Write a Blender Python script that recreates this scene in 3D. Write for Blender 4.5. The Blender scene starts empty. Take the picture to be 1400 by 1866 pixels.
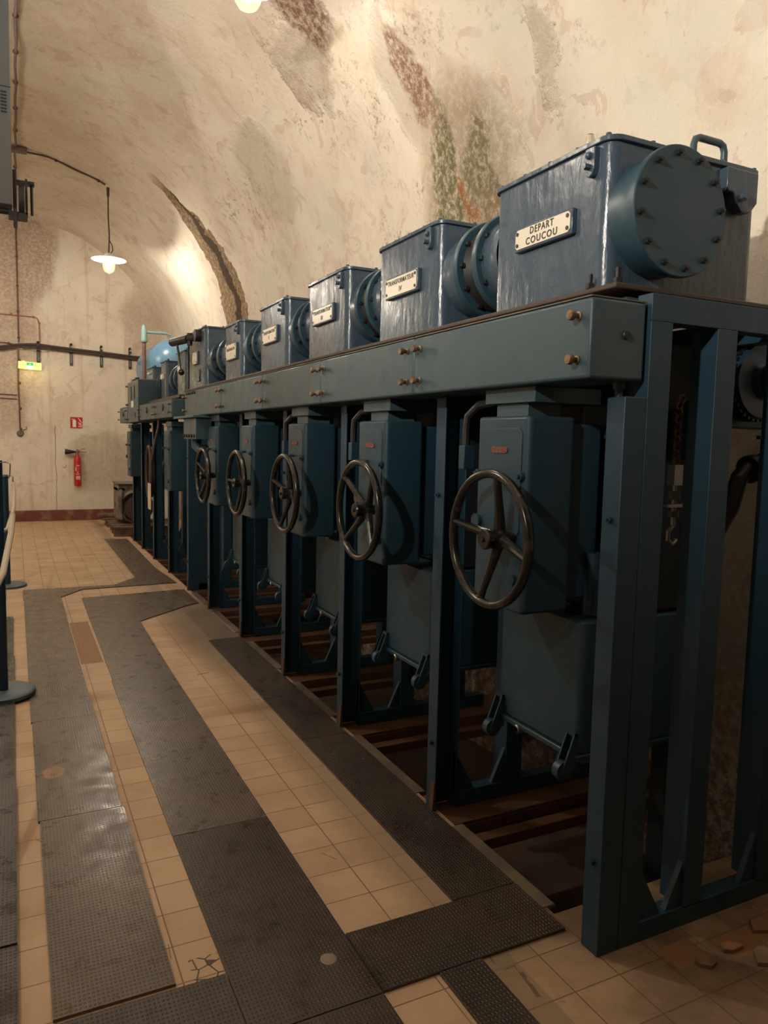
import bpy, bmesh, math, random
from mathutils import Vector, Matrix
random.seed(7)
PI = math.pi
SC = bpy.context.scene
C = SC.collection

# ------------------------------------------------------------------ camera, world, lights, exposure
def cam_basis(yaw, pitch, roll):
    fwd = Vector((math.sin(yaw)*math.cos(pitch), math.cos(yaw)*math.cos(pitch), math.sin(pitch)))
    right = Vector((math.cos(yaw), -math.sin(yaw), 0))
    up = right.cross(fwd)
    return right*math.cos(roll)+up*math.sin(roll), up*math.cos(roll)-right*math.sin(roll), fwd
r_, u_, w_ = cam_basis(0.46179843, -0.09511008, 0.02138434)
cd = bpy.data.cameras.new('camera'); cam = bpy.data.objects.new('camera', cd); C.objects.link(cam)
cam.matrix_world = Matrix(((r_.x, u_.x, -w_.x, 0), (r_.y, u_.y, -w_.y, 0), (r_.z, u_.z, -w_.z, 1.6), (0, 0, 0, 1)))
cd.sensor_fit = 'HORIZONTAL'; cd.sensor_width = 36; cd.lens = 1354.28*36/1400; cd.clip_start = 0.02
SC.camera = cam
wd = bpy.data.worlds.new('world'); SC.world = wd; wd.use_nodes = True
wd.node_tree.nodes['Background'].inputs[0].default_value = (0.5, 0.5, 0.55, 1)
wd.node_tree.nodes['Background'].inputs[1].default_value = 0.0
SC.view_settings.view_transform = 'Standard'; SC.view_settings.look = 'None'
SC.view_settings.gamma = 1; SC.view_settings.use_curve_mapping = False
SC.view_settings.exposure = -0.08
LAMPS = [  # x, y, z of the bulb, watts, label
    (1.27, 11.55, 4.03, 95, 'white enamel pendant lamp with a disc shade, hanging far down the tunnel'),
    (1.295, 4.55, 4.235, 26, 'bare glass globe of the pendant lamp at the top edge, nearest the camera'),
    (-1.35, 5.45, 4.62, 190, 'enamel pendant lamp hanging over the left side of the tunnel'),
    (-1.32, 11.8, 3.97, 110, 'enamel pendant lamp hanging over the left side near the end wall'),
]
LAMP_COL = (1.0, 0.91, 0.78)

# ------------------------------------------------------------------ node helpers
def mat(name, col, rough=0.5, metal=0.0, bump=None, mix=None, emit=None, spec=None, coat=0):
    """bump=(scale, strength, dist[, stretch]); mix=[(col2, scale, lo, hi)] noise blends"""
    m = bpy.data.materials.new(name); m.use_nodes = True
    nt = m.node_tree; b = nt.nodes['Principled BSDF']
    b.inputs['Base Color'].default_value = (*col, 1); b.inputs['Roughness'].default_value = rough
    b.inputs['Metallic'].default_value = metal
    if spec is not None: b.inputs['Specular IOR Level'].default_value = spec
    if coat: b.inputs['Coat Weight'].default_value = coat; b.inputs['Coat Roughness'].default_value = 0.15
    geo = nt.nodes.new('ShaderNodeNewGeometry')
    if mix:
        cur = None
        for (c2, sc, lo, hi) in mix:
            n = nt.nodes.new('ShaderNodeTexNoise'); n.inputs['Scale'].default_value = sc; n.inputs['Detail'].default_value = 6
            nt.links.new(geo.outputs['Position'], n.inputs['Vector'])
            mr = nt.nodes.new('ShaderNodeMapRange'); mr.inputs[1].default_value = lo; mr.inputs[2].default_value = hi
            nt.links.new(n.outputs[0], mr.inputs[0])
            mx = nt.nodes.new('ShaderNodeMix'); mx.data_type = 'RGBA'
            nt.links.new(mr.outputs[0], mx.inputs[0])
            if cur is None: mx.inputs[6].default_value = (*col, 1)
            else: nt.links.new(cur, mx.inputs[6])
            mx.inputs[7].default_value = (*c2, 1); cur = mx.outputs[2]
        nt.links.new(cur, b.inputs['Base Color'])
    if bump:
        n = nt.nodes.new('ShaderNodeTexNoise'); n.inputs['Scale'].default_value = bump[0]; n.inputs['Detail'].default_value = 4
        if len(bump) > 3:
            mp = nt.nodes.new('ShaderNodeMapping'); mp.inputs['Scale'].default_value = bump[3]
            nt.links.new(geo.outputs['Position'], mp.inputs[0]); nt.links.new(mp.outputs[0], n.inputs['Vector'])
        else: nt.links.new(geo.outputs['Position'], n.inputs['Vector'])
        bp = nt.nodes.new('ShaderNodeBump'); bp.inputs['Strength'].default_value = bump[1]; bp.inputs['Distance'].default_value = bump[2]
        nt.links.new(n.outputs[0], bp.inputs['Height']); nt.links.new(bp.outputs[0], b.inputs['Normal'])
    if emit:
        b.inputs['Emission Color'].default_value = (*emit[0], 1); b.inputs['Emission Strength'].default_value = emit[1]
    return m

class NG:
    """tiny helper around a material node tree"""
    def __init__(s, name):
        s.m = bpy.data.materials.new(name); s.m.use_nodes = True; s.nt = s.m.node_tree
        s.b = s.nt.nodes['Principled BSDF']; s.geo = s.nt.nodes.new('ShaderNodeNewGeometry')
        s.pos = s.geo.outputs['Position']
        sp = s.nt.nodes.new('ShaderNodeSeparateXYZ'); s.nt.links.new(s.pos, sp.inputs[0]); s.x, s.y, s.z = sp.outputs
    def L(s, a, b):
        if isinstance(a, (int, float)): b.default_value = a
        elif isinstance(a, tuple): b.default_value = a if len(a) == len(b.default_value) else (*a, 1)
        else: s.nt.links.new(a, b)
    def M(s, op, a, b=0.0, c=None, clamp=False):
        n = s.nt.nodes.new('ShaderNodeMath'); n.operation = op; n.use_clamp = clamp
        s.L(a, n.inputs[0]); s.L(b, n.inputs[1])
        if c is not None: s.L(c, n.inputs[2])
        return n.outputs[0]
    def V(s, op, a, b):
        n = s.nt.nodes.new('ShaderNodeVectorMath'); n.operation = op; s.L(a, n.inputs[0]); s.L(b, n.inputs[1])
        return n.outputs['Value'] if op in ('LENGTH', 'DISTANCE', 'DOT_PRODUCT') else n.outputs[0]
    def noise(s, sc, det=5, vec=None, rough=0.5, dist=0.0):
        n = s.nt.nodes.new('ShaderNodeTexNoise'); n.inputs['Scale'].default_value = sc; n.inputs['Detail'].default_value = det
        n.inputs['Roughness'].default_value = rough; n.inputs['Distortion'].default_value = dist
        s.nt.links.new(vec or s.pos, n.inputs['Vector']); return n
    def map(s, v, lo, hi, a=0.0, b=1.0):
        n = s.nt.nodes.new('ShaderNodeMapRange'); s.L(v, n.inputs[0]); n.inputs[1].default_value = lo; n.inputs[2].default_value = hi
        n.inputs[3].default_value = a; n.inputs[4].default_value = b; return n.outputs[0]
    def mix(s, f, a, b):
        n = s.nt.nodes.new('ShaderNodeMix'); n.data_type = 'RGBA'; s.L(f, n.inputs[0]); s.L(a, n.inputs[6]); s.L(b, n.inputs[7]); return n.outputs[2]
    def scale(s, vec, k):
        n = s.nt.nodes.new('ShaderNodeMapping'); n.inputs['Scale'].default_value = k; s.nt.links.new(vec, n.inputs[0]); return n.outputs[0]
    def blob(s, vec, c, rad, lo=1.0, hi=0.7):
        d = s.V('SUBTRACT', vec, c); d = s.V('DIVIDE', d, rad); return s.map(s.V('LENGTH', d, (0, 0, 0)), lo, hi)
    def bump(s, h, strength, dist):
        n = s.nt.nodes.new('ShaderNodeBump'); n.inputs['Strength'].default_value = strength; n.inputs['Distance'].default_value = dist
        s.L(h, n.inputs['Height']); s.nt.links.new(n.outputs[0], s.b.inputs['Normal'])
    def rect(s, x0, x1, y0, y1):
        a = s.M('MULTIPLY', s.M('GREATER_THAN', s.x, x0), s.M('LESS_THAN', s.x, x1))
        b = s.M('MULTIPLY', s.M('GREATER_THAN', s.y, y0), s.M('LESS_THAN', s.y, y1))
        return s.M('MULTIPLY', a, b)

# ------------------------------------------------------------------ plaster
def plaster(name, end=False):
    g = NG(name)
    warp = g.noise(2.2, 6, rough=0.6)
    wv = g.V('SUBTRACT', warp.outputs['Color'], (0.5, 0.5, 0.5)); wv = g.V('MULTIPLY', wv, (0.55, 0.55, 0.55))
    wp = g.V('ADD', g.pos, wv)
    fine = g.noise(14, 8, rough=0.7); mid = g.noise(1.1, 7, rough=0.6); big = g.noise(0.5, 3)
    col = g.mix(g.map(mid.outputs[0], 0.38, 0.62), (0.66, 0.57, 0.47), (0.76, 0.69, 0.59))
    pn = g.noise(1.9, 8, rough=0.62, dist=0.6); col = g.mix(g.map(pn.outputs[0], 0.515, 0.525, 0, 0.45), col, (0.76, 0.70, 0.60))
    sn = g.noise(3.6, 7, rough=0.6, dist=1.2); col = g.mix(g.map(sn.outputs[0], 0.585, 0.60, 0, 0.35), col, (0.50, 0.36, 0.27))
    col = g.mix(g.map(g.noise(2.6, 8, rough=0.65, dist=0.8).outputs[0], 0.55, 0.70, 0, 0.5), col, (0.54, 0.40, 0.29))
    col = g.mix(g.map(g.noise(1.7, 4, dist=0.5).outputs[0], 0.60, 0.615, 0, 0.5), col, (0.68, 0.66, 0.58))
    col = g.mix(g.map(fine.outputs[0], 0.62, 0.72, 0, 0.5), col, (0.42, 0.31, 0.2))
    rough_mask = 0.0
    h = g.M('ADD', g.M('MULTIPLY', fine.outputs[0], 0.5), g.M('MULTIPLY', mid.outputs[0], 1.0))
    grain = g.noise(55, 4, rough=0.8); crumb = g.noise(20, 6, rough=0.8)
    def addblob(c, rad, cc, amt=1.0, lo=1.05, hi=0.75, ragged=True):
        nonlocal col, rough_mask
        f = g.blob(wp, c, rad, lo, hi)
        f2 = g.M('MULTIPLY', f, g.map(crumb.outputs[0], 0.40, 0.56, 0.12, 1.0)) if ragged else f
        f2 = g.M('MULTIPLY', f2, amt, clamp=True)
        col = g.mix(f2, col, cc)
        rough_mask = g.M('MAXIMUM', rough_mask, f)
    if not end:
        # damp, rust and moss patches on the vault
        addblob((2.40, 4.72, 4.00), (0.5, 0.30, 0.48), (0.66, 0.54, 0.43), 0.4)
        addblob((2.40, 4.62, 4.00), (0.4, 0.15, 0.32), (0.27, 0.12, 0.065), 0.9)
        addblob((2.7, 4.30, 3.15), (0.5, 0.62, 0.95), (0.52, 0.40, 0.28), 0.85)
        addblob((2.7, 4.52, 3.35), (0.4, 0.20, 0.60), (0.15, 0.145, 0.06), 0.95)
        addblob((2.7, 4.16, 3.25), (0.4, 0.17, 0.5), (0.20, 0.18, 0.09), 0.85)
        addblob((2.75, 4.36, 3.0), (0.4, 0.06, 0.55), (0.42, 0.15, 0.05), 0.8)
        addblob((2.75, 4.15, 2.9), (0.4, 0.16, 0.35), (0.40, 0.24, 0.13), 0.7)
        addblob((1.9, 5.35, 4.75), (0.4, 0.25, 0.45), (0.23, 0.11, 0.07), 0.95)
        addblob((2.05, 5.75, 4.45), (0.3, 0.32, 0.45), (0.58, 0.50, 0.40), 0.4)
        addblob((2.15, 6.0, 4.40), (0.3, 0.14, 0.2), (0.45, 0.30, 0.21), 0.5)
        addblob((2.2, 7.4, 4.2), (0.5, 0.6, 0.5), (0.60, 0.52, 0.42), 0.3)
        addblob((2.4, 3.4, 3.6), (0.4, 0.12, 0.4), (0.62, 0.47, 0.34), 0.4)
        addblob((2.8, 5.4, 2.7), (0.4, 0.25, 0.4), (0.5, 0.36, 0.22), 0.5)
        # the big crack with broken edges
        cn = g.noise(1.4, 6, rough=0.6)
        yy = g.M('ADD', g.y, g.M('MULTIPLY', g.M('SUBTRACT', cn.outputs[0], 0.5), 0.9))
        d = g.M('ABSOLUTE', g.M('SUBTRACT', yy, 10.12))
        wz = g.map(g.z, 4.95, 3.6, 0.07, 0.52)
        gate = g.map(g.z, 4.95, 4.75)
        f = g.M('MULTIPLY', g.M('LESS_THAN', d, wz), gate); f = g.M('MULTIPLY', f, g.M('GREATER_THAN', g.x, 0.3))
        cc = g.mix(g.map(crumb.outputs[0], 0.4, 0.6), (0.13, 0.075, 0.04), (0.50, 0.34, 0.2))
        col = g.mix(g.M('MULTIPLY', f, 0.95), col, cc); rough_mask = g.M('MAXIMUM', rough_mask, f)
        dk = g.M('MULTIPLY', g.M('LESS_THAN', g.M('ABSOLUTE', g.M('SUBTRACT', g.M('SUBTRACT', yy, 9.98), g.M('MULTIPLY', g.M('SUBTRACT', crumb.outputs[0], 0.5), 0.25))), g.M('MULTIPLY', wz, 0.24)), f)
        col = g.mix(g.M('MULTIPLY', dk, 0.9), col, (0.05, 0.03, 0.018))
        h = g.M('SUBTRACT', h, g.M('MULTIPLY', dk, 3.0))
        reg = 0.0
        for c_, r_2 in (((2.45, 4.75, 3.9), (0.6, 0.8, 1.0)), ((2.1, 5.9, 4.4), (0.6, 0.8, 0.7)), ((2.35, 8.3, 4.1), (0.6, 1.2, 0.8)), ((2.7, 5.0, 3.0), (0.6, 1.2, 1.0)), ((2.3, 3.0, 4.0), (0.6, 0.9, 0.6))):
            reg = g.M('MAXIMUM', reg, g.blob(g.pos, c_, r_2, 1.0, 0.4))
        sk = g.noise(16, 9, rough=0.85); ss = g.noise(3.0, 4)
        spk = g.M('MULTIPLY', g.M('MULTIPLY', g.M('GREATER_THAN', sk.outputs[0], 0.56), g.map(ss.outputs[0], 0.50, 0.56)), reg)
        col = g.mix(g.M('MULTIPLY', spk, 0.75), col, (0.30, 0.21, 0.14)); rough_mask = g.M('MAXIMUM', rough_mask, g.M('MULTIPLY', spk, 0.7))
        low = g.M('MULTIPLY', g.map(g.z, 1.0, 0.1), g.map(crumb.outputs[0], 0.4, 0.55))
        col = g.mix(g.M('MULTIPLY', low, 0.8), col, (0.20, 0.09, 0.06)); rough_mask = g.M('MAXIMUM', rough_mask, low)
    else:
        addblob((0.2, 15, 4.75), (0.6, 1.5, 0.95), (0.36, 0.22, 0.15), 0.7)
        addblob((-0.1, 15, 3.0), (0.55, 1.5, 1.4), (0.46, 0.28, 0.20), 0.6)
        addblob((1.55, 15, 1.15), (0.7, 1.5, 0.6), (0.56, 0.40, 0.30), 0.5)
        addblob((2.3, 15, 3.8), (0.5, 1.5, 0.7), (0.58, 0.38, 0.29), 0.5)
        f = g.M('MULTIPLY', g.map(g.z, 0.75, 0.65), g.map(g.x, 0.9, 1.0)); col = g.mix(g.M('MULTIPLY', f, 0.6), col, (0.66, 0.62, 0.52))
        st = g.noise(1.0, 4, vec=g.scale(g.pos, (9, 1, 0.5)))
        col = g.mix(g.map(st.outputs[0], 0.55, 0.75, 0, 0.5), col, (0.45, 0.28, 0.17))
        cr = g.M('ABSOLUTE', g.M('SUBTRACT', g.M('ADD', g.x, g.M('MULTIPLY', g.noise(2.5, 4).outputs[0], 0.12)), 0.74))
        crm = g.M('MULTIPLY', g.M('LESS_THAN', cr, 0.007), g.M('LESS_THAN', g.z, 1.75)); col = g.mix(g.M('MULTIPLY', crm, 0.7), col, (0.2, 0.12, 0.08))
    h = g.M('ADD', h, g.M('MULTIPLY', rough_mask, g.M('MULTIPLY', g.M('ADD', grain.outputs[0], g.M('MULTIPLY', crumb.outputs[0], 2.0)), 1.2)))
    g.L(col, g.b.inputs['Base Color']); g.b.inputs['Roughness'].default_value = 0.85
    g.b.inputs['Specular IOR Level'].default_value = 0.25
    g.bump(h, 0.55, 0.03)
    return g.m

def tiles():
    g = NG('cement_tiles')
    v = g.V('SUBTRACT', g.pos, (0.925, 2.08, 0))
    br = g.nt.nodes.new('ShaderNodeTexBrick'); g.L(v, br.inputs['Vector'])
    br.offset = 0; br.inputs['Scale'].default_value = 1.0; br.inputs['Brick Width'].default_value = 0.172
    br.inputs['Row Height'].default_value = 0.172; br.inputs['Mortar Size'].default_value = 0.0026; br.inputs['Mortar Smooth'].default_value = 0.3
    br.inputs['Bias'].default_value = 0.0
    br.inputs['Color1'].default_value = (0.56, 0.385, 0.24, 1); br.inputs['Color2'].default_value = (0.48, 0.32, 0.195, 1)
    br.inputs['Mortar'].default_value = (0.20, 0.12, 0.07, 1)
    col = br.outputs['Color']
    n = g.noise(3, 7, rough=0.65)
    col = g.mix(g.map(n.outputs[0], 0.45, 0.7, 0, 0.5), col, (0.36, 0.23, 0.13))
    sp = g.noise(160, 2); col = g.mix(g.map(sp.outputs[0], 0.6, 0.75, 0, 0.35), col, (0.25, 0.15, 0.09))
    # grease by the posts of the machine, shade painted in at the right, earth where tiles are missing, a shattered corner tile
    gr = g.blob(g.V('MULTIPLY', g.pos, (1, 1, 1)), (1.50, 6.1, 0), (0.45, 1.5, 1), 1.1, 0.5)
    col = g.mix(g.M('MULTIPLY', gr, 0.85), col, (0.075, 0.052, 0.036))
    col_shade = g.map(g.x, 1.14, 1.27, 0, 0.6); col_shade = g.M('MULTIPLY', col_shade, g.M('LESS_THAN', g.x, 1.36)); col = g.mix(col_shade, col, (0.24, 0.17, 0.10))  # shade beside the machine, painted into the right tile column
    dirt_shade = g.M('MULTIPLY', g.map(g.x, 1.1, 1.7), g.M('LESS_THAN', g.y, 1.95)); col = g.mix(g.M('MULTIPLY', dirt_shade, g.map(n.outputs[0], 0.4, 0.6, 0.55, 0.9)), col, (0.115, 0.07, 0.04))  # dirt stains plus shade painted into the near right tiles
    earth = 0.0
    for rct in ((0.385, 0.53, 5.47, 6.75), (1.80, 1.93, 1.50, 1.60), (2.0, 2.3, 1.46, 1.56)):
        earth = g.M('MAXIMUM', earth, g.rect(*rct))
    col = g.mix(earth, col, g.mix(n.outputs[0], (0.20, 0.095, 0.04), (0.33, 0.17, 0.075)))
    vo = g.nt.nodes.new('ShaderNodeTexVoronoi'); vo.feature = 'DISTANCE_TO_EDGE'; vo.inputs['Scale'].default_value = 22; g.L(g.pos, vo.inputs['Vector'])
    ck = g.M('MULTIPLY', g.M('LESS_THAN', vo.outputs['Distance'], 0.05), g.rect(0.44, 0.53, 2.05, 2.17))
    vo2 = g.nt.nodes.new('ShaderNodeTexVoronoi'); vo2.feature = 'DISTANCE_TO_EDGE'; vo2.inputs['Scale'].default_value = 4; g.L(g.pos, vo2.inputs['Vector'])
    ck2 = g.M('MULTIPLY', g.M('LESS_THAN', vo2.outputs['Distance'], 0.006), g.M('GREATER_THAN', g.noise(2.5).outputs[0], 0.63))
    col = g.mix(g.M('MAXIMUM', ck, g.M('MULTIPLY', ck2, 0.7)), col, (0.08, 0.045, 0.03))
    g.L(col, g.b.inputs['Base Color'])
    g.L(g.map(n.outputs[0], 0.3, 0.7, 0.55, 0.8), g.b.inputs['Roughness'])
    h = g.M('SUBTRACT', g.M('MULTIPLY', n.outputs[0], 0.2), g.M('ADD', g.M('MULTIPLY', br.outputs['Fac'], 1.0), g.M('MULTIPLY', earth, 2.0)))
    g.bump(h, 0.5, 0.004)
    return g.m

def rubber(name, col, dusty, rough=0.42, dusty2=0.5):
    g = NG(name)
    # little raised studs in rows, set on a 12 mm grid
    s = 2*PI/0.0125
    a = g.M('SINE', g.M('MULTIPLY', g.x, s)); b = g.M('SINE', g.M('MULTIPLY', g.y, s*0.75))
    stud = g.M('MULTIPLY', g.map(a, -0.2, 0.7), g.map(b, -0.2, 0.7))
    n = g.noise(2.2, 7, rough=0.65); n2 = g.noise(9, 6, rough=0.7)
    c = g.mix(g.map(n.outputs[0], 0.40, 0.66, 0, dusty2), (*col, 1), (*dusty, 1))
    c = g.mix(g.map(n2.outputs[0], 0.52, 0.7, 0, 0.4), c, (0.05, 0.038, 0.03, 1))
    c = g.mix(g.blob(g.V('ADD', g.pos, g.V('MULTIPLY', n2.outputs['Color'], (0.03, 0.03, 0))), (0.145, 3.72, 0), (0.055, 0.075, 1), 1.0, 0.8), c, (0.35, 0.19, 0.09, 1))
    g.L(c, g.b.inputs['Base Color'])
    g.L(g.map(n2.outputs[0], 0.35, 0.65, rough-0.08, rough+0.15), g.b.inputs['Roughness'])
    g.bump(stud, 0.8, 0.0022)
    return g.m

# ------------------------------------------------------------------ materials
def paint(name, col, rough=0.3, bs=30, bst=0.25):
    g = NG(name)
    n = g.noise(3, 6); br = g.noise(bs, 4, vec=g.scale(g.pos, (1, 1, 0.35)))
    c = g.mix(g.map(n.outputs[0], 0.35, 0.7, 0, 0.4), (*col, 1), (col[0]*1.35, col[1]*1.2, col[2]*1.05, 1))
    d = g.noise(8, 7, rough=0.7); c = g.mix(g.map(d.outputs[0], 0.62, 0.72, 0, 0.5), c, (col[0]*1.6, col[1]*1.0, col[2]*0.7, 1))
    g.L(c, g.b.inputs['Base Color']); g.L(g.map(d.outputs[0], 0.4, 0.7, rough, rough+0.2), g.b.inputs['Roughness'])
    g.bump(br.outputs[0], bst, 0.008)
    return g.m
BLUE = paint('blue_grey_gloss_paint', (0.050, 0.080, 0.118), 0.22, 24, 0.6)
SHEET = paint('grey_green_sheet_paint', (0.040, 0.078, 0.100), 0.36, 18, 0.15)
POST = paint('blue_structural_paint', (0.014, 0.046, 0.080), 0.42, 12, 0.08)
TANKP = paint('teal_tank_paint', (0.019, 0.055, 0.083), 0.36, 12, 0.10)
DRUMB = mat('pale_blue_enamel', (0.10, 0.22, 0.34), 0.3)
VERDI = mat('pale_green_pipe', (0.16, 0.26, 0.26), 0.45)
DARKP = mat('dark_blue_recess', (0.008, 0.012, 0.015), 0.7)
BLACK = mat('worn_black_enamel', (0.014, 0.013, 0.012), 0.24, mix=[((0.045, 0.034, 0.026), 18, 0.56, 0.66)], bump=(20, 0.2, 0.003))
BLACKM = mat('black_iron', (0.014, 0.014, 0.016), 0.45)
BRASS = mat('aged_brass', (0.30, 0.20, 0.12), 0.42, 0.55, mix=[((0.14, 0.09, 0.055), 30, 0.4, 0.6)])
STEEL = mat('dull_steel', (0.33, 0.32, 0.30), 0.4, 0.9)
RUSTY = mat('brown_oxide_steel', (0.13, 0.058, 0.028), 0.6, mix=[((0.09, 0.045, 0.025), 5, 0.4, 0.6)], bump=(30, 0.3, 0.004))
KERB = mat('worn_floor_channel', (0.13, 0.10, 0.075), 0.5, mix=[((0.20, 0.15, 0.10), 6, 0.45, 0.65)], bump=(25, 0.3, 0.004))
PITM = mat('dark_pit_concrete', (0.085, 0.05, 0.032), 0.9, mix=[((0.04, 0.025, 0.018), 3, 0.4, 0.6)], bump=(12, 0.5, 0.02))
PLATE = mat('ivory_name_plate', (0.74, 0.68, 0.56), 0.3)
INK = mat('black_lettering', (0.012, 0.012, 0.012), 0.5)
REDB = mat('red_maker_badge', (0.16, 0.03, 0.024), 0.5, mix=[((0.17, 0.12, 0.10), 130, 0.50, 0.60)])
GASK = mat('rusty_gasket_edge', (0.055, 0.038, 0.030), 0.6)
CABLE = mat('dark_brown_cable', (0.055, 0.035, 0.026), 0.55)
PIPEB = mat('brown_painted_conduit', (0.13, 0.07, 0.045), 0.5)
PIPER = mat('red_brown_conduit', (0.36, 0.14, 0.09), 0.5)
REDM = mat('red_enamel', (0.50, 0.02, 0.02), 0.3)
WHITE = mat('white_print', (0.78, 0.74, 0.70), 0.5)
ENAM = mat('white_enamel', (0.75, 0.75, 0.72), 0.3)
GREYC = mat('grey_column_paint', (0.095, 0.10, 0.10), 0.5)
ROPE = mat('cream_rope', (0.55, 0.47, 0.38), 0.8, bump=(90, 0.4, 0.003))
NAVY = mat('dark_blue_stanchion_paint', (0.015, 0.04, 0.075), 0.35)
NAVYB = mat('scuffed_blue_base', (0.07, 0.11, 0.125), 0.45, mix=[((0.05, 0.08, 0.10), 5, 0.4, 0.6)])
WOOD = mat('old_dark_wood', (0.17, 0.11, 0.07), 0.8, mix=[((0.09, 0.055, 0.035), 7, 0.4, 0.6)], bump=(22, 0.5, 0.006, (1, 8, 8)))
GREYM = mat('pitted_grey_casting', (0.20, 0.17, 0.13), 0.7, mix=[((0.08, 0.06, 0.045), 8, 0.45, 0.6)], bump=(20, 0.5, 0.01))
COPPER = mat('copper_winding', (0.085, 0.055, 0.05), 0.5)
SKIRT = mat('oxblood_skirting_paint', (0.16, 0.05, 0.032), 0.35, mix=[((0.26, 0.13, 0.10), 6, 0.5, 0.65)])
PALE = mat('pale_dried_spot', (0.27, 0.20, 0.14), 0.7)
CARD = mat('cream_card_tag', (0.66, 0.56, 0.42), 0.7)
YEL = mat('pale_yellow_sign_box', (0.80, 0.74, 0.30), 0.5, emit=((1.0, 0.93, 0.40), 0.45))
GREEN = mat('green_pictogram', (0.02, 0.42, 0.14), 0.5, emit=((0.05, 0.8, 0.3), 0.3))
SIGNLT = mat('lit_sign_lamp', (1, 1, 0.9), 0.5, emit=((1.0, 1.0, 0.88), 9))
GLOBE = bpy.data.materials.new('lamp_globe_glass'); GLOBE.use_nodes = True
_n = GLOBE.node_tree; _n.nodes.remove(_n.nodes['Principled BSDF'])
_t = _n.nodes.new('ShaderNodeBsdfTransparent'); _e = _n.nodes.new('ShaderNodeEmission'); _a = _n.nodes.new('ShaderNodeAddShader')
_t.inputs[0].default_value = (0.9, 0.88, 0.84, 1); _e.inputs[0].default_value = (1.0, 0.80, 0.50, 1); _e.inputs[1].default_value = 0.55
_n.links.new(_t.outputs[0], _a.inputs[0]); _n.links.new(_e.outputs[0], _a.inputs[1]); _n.links.new(_a.outputs[0], _n.nodes['Material Output'].inputs[0])
GLASS = mat('clear_signal_glass', (0.9, 0.85, 0.7), 0.08); GLASS.node_tree.nodes['Principled BSDF'].inputs['Transmission Weight'].default_value = 0.85
VAULTM = plaster('stained_vault_plaster'); ENDM = plaster('stained_end_wall_plaster', True)
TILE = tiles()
RUB1 = rubber('studded_mat_dusty', (0.100, 0.074, 0.052), (0.165, 0.118, 0.078), 0.30)
RUB2 = rubber('studded_mat_dark', (0.042, 0.030, 0.022), (0.085, 0.057, 0.036), 0.32, 0.4)
RUB3 = rubber('studded_mat_black', (0.048, 0.038, 0.032), (0.085, 0.067, 0.052), 0.27)

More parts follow.
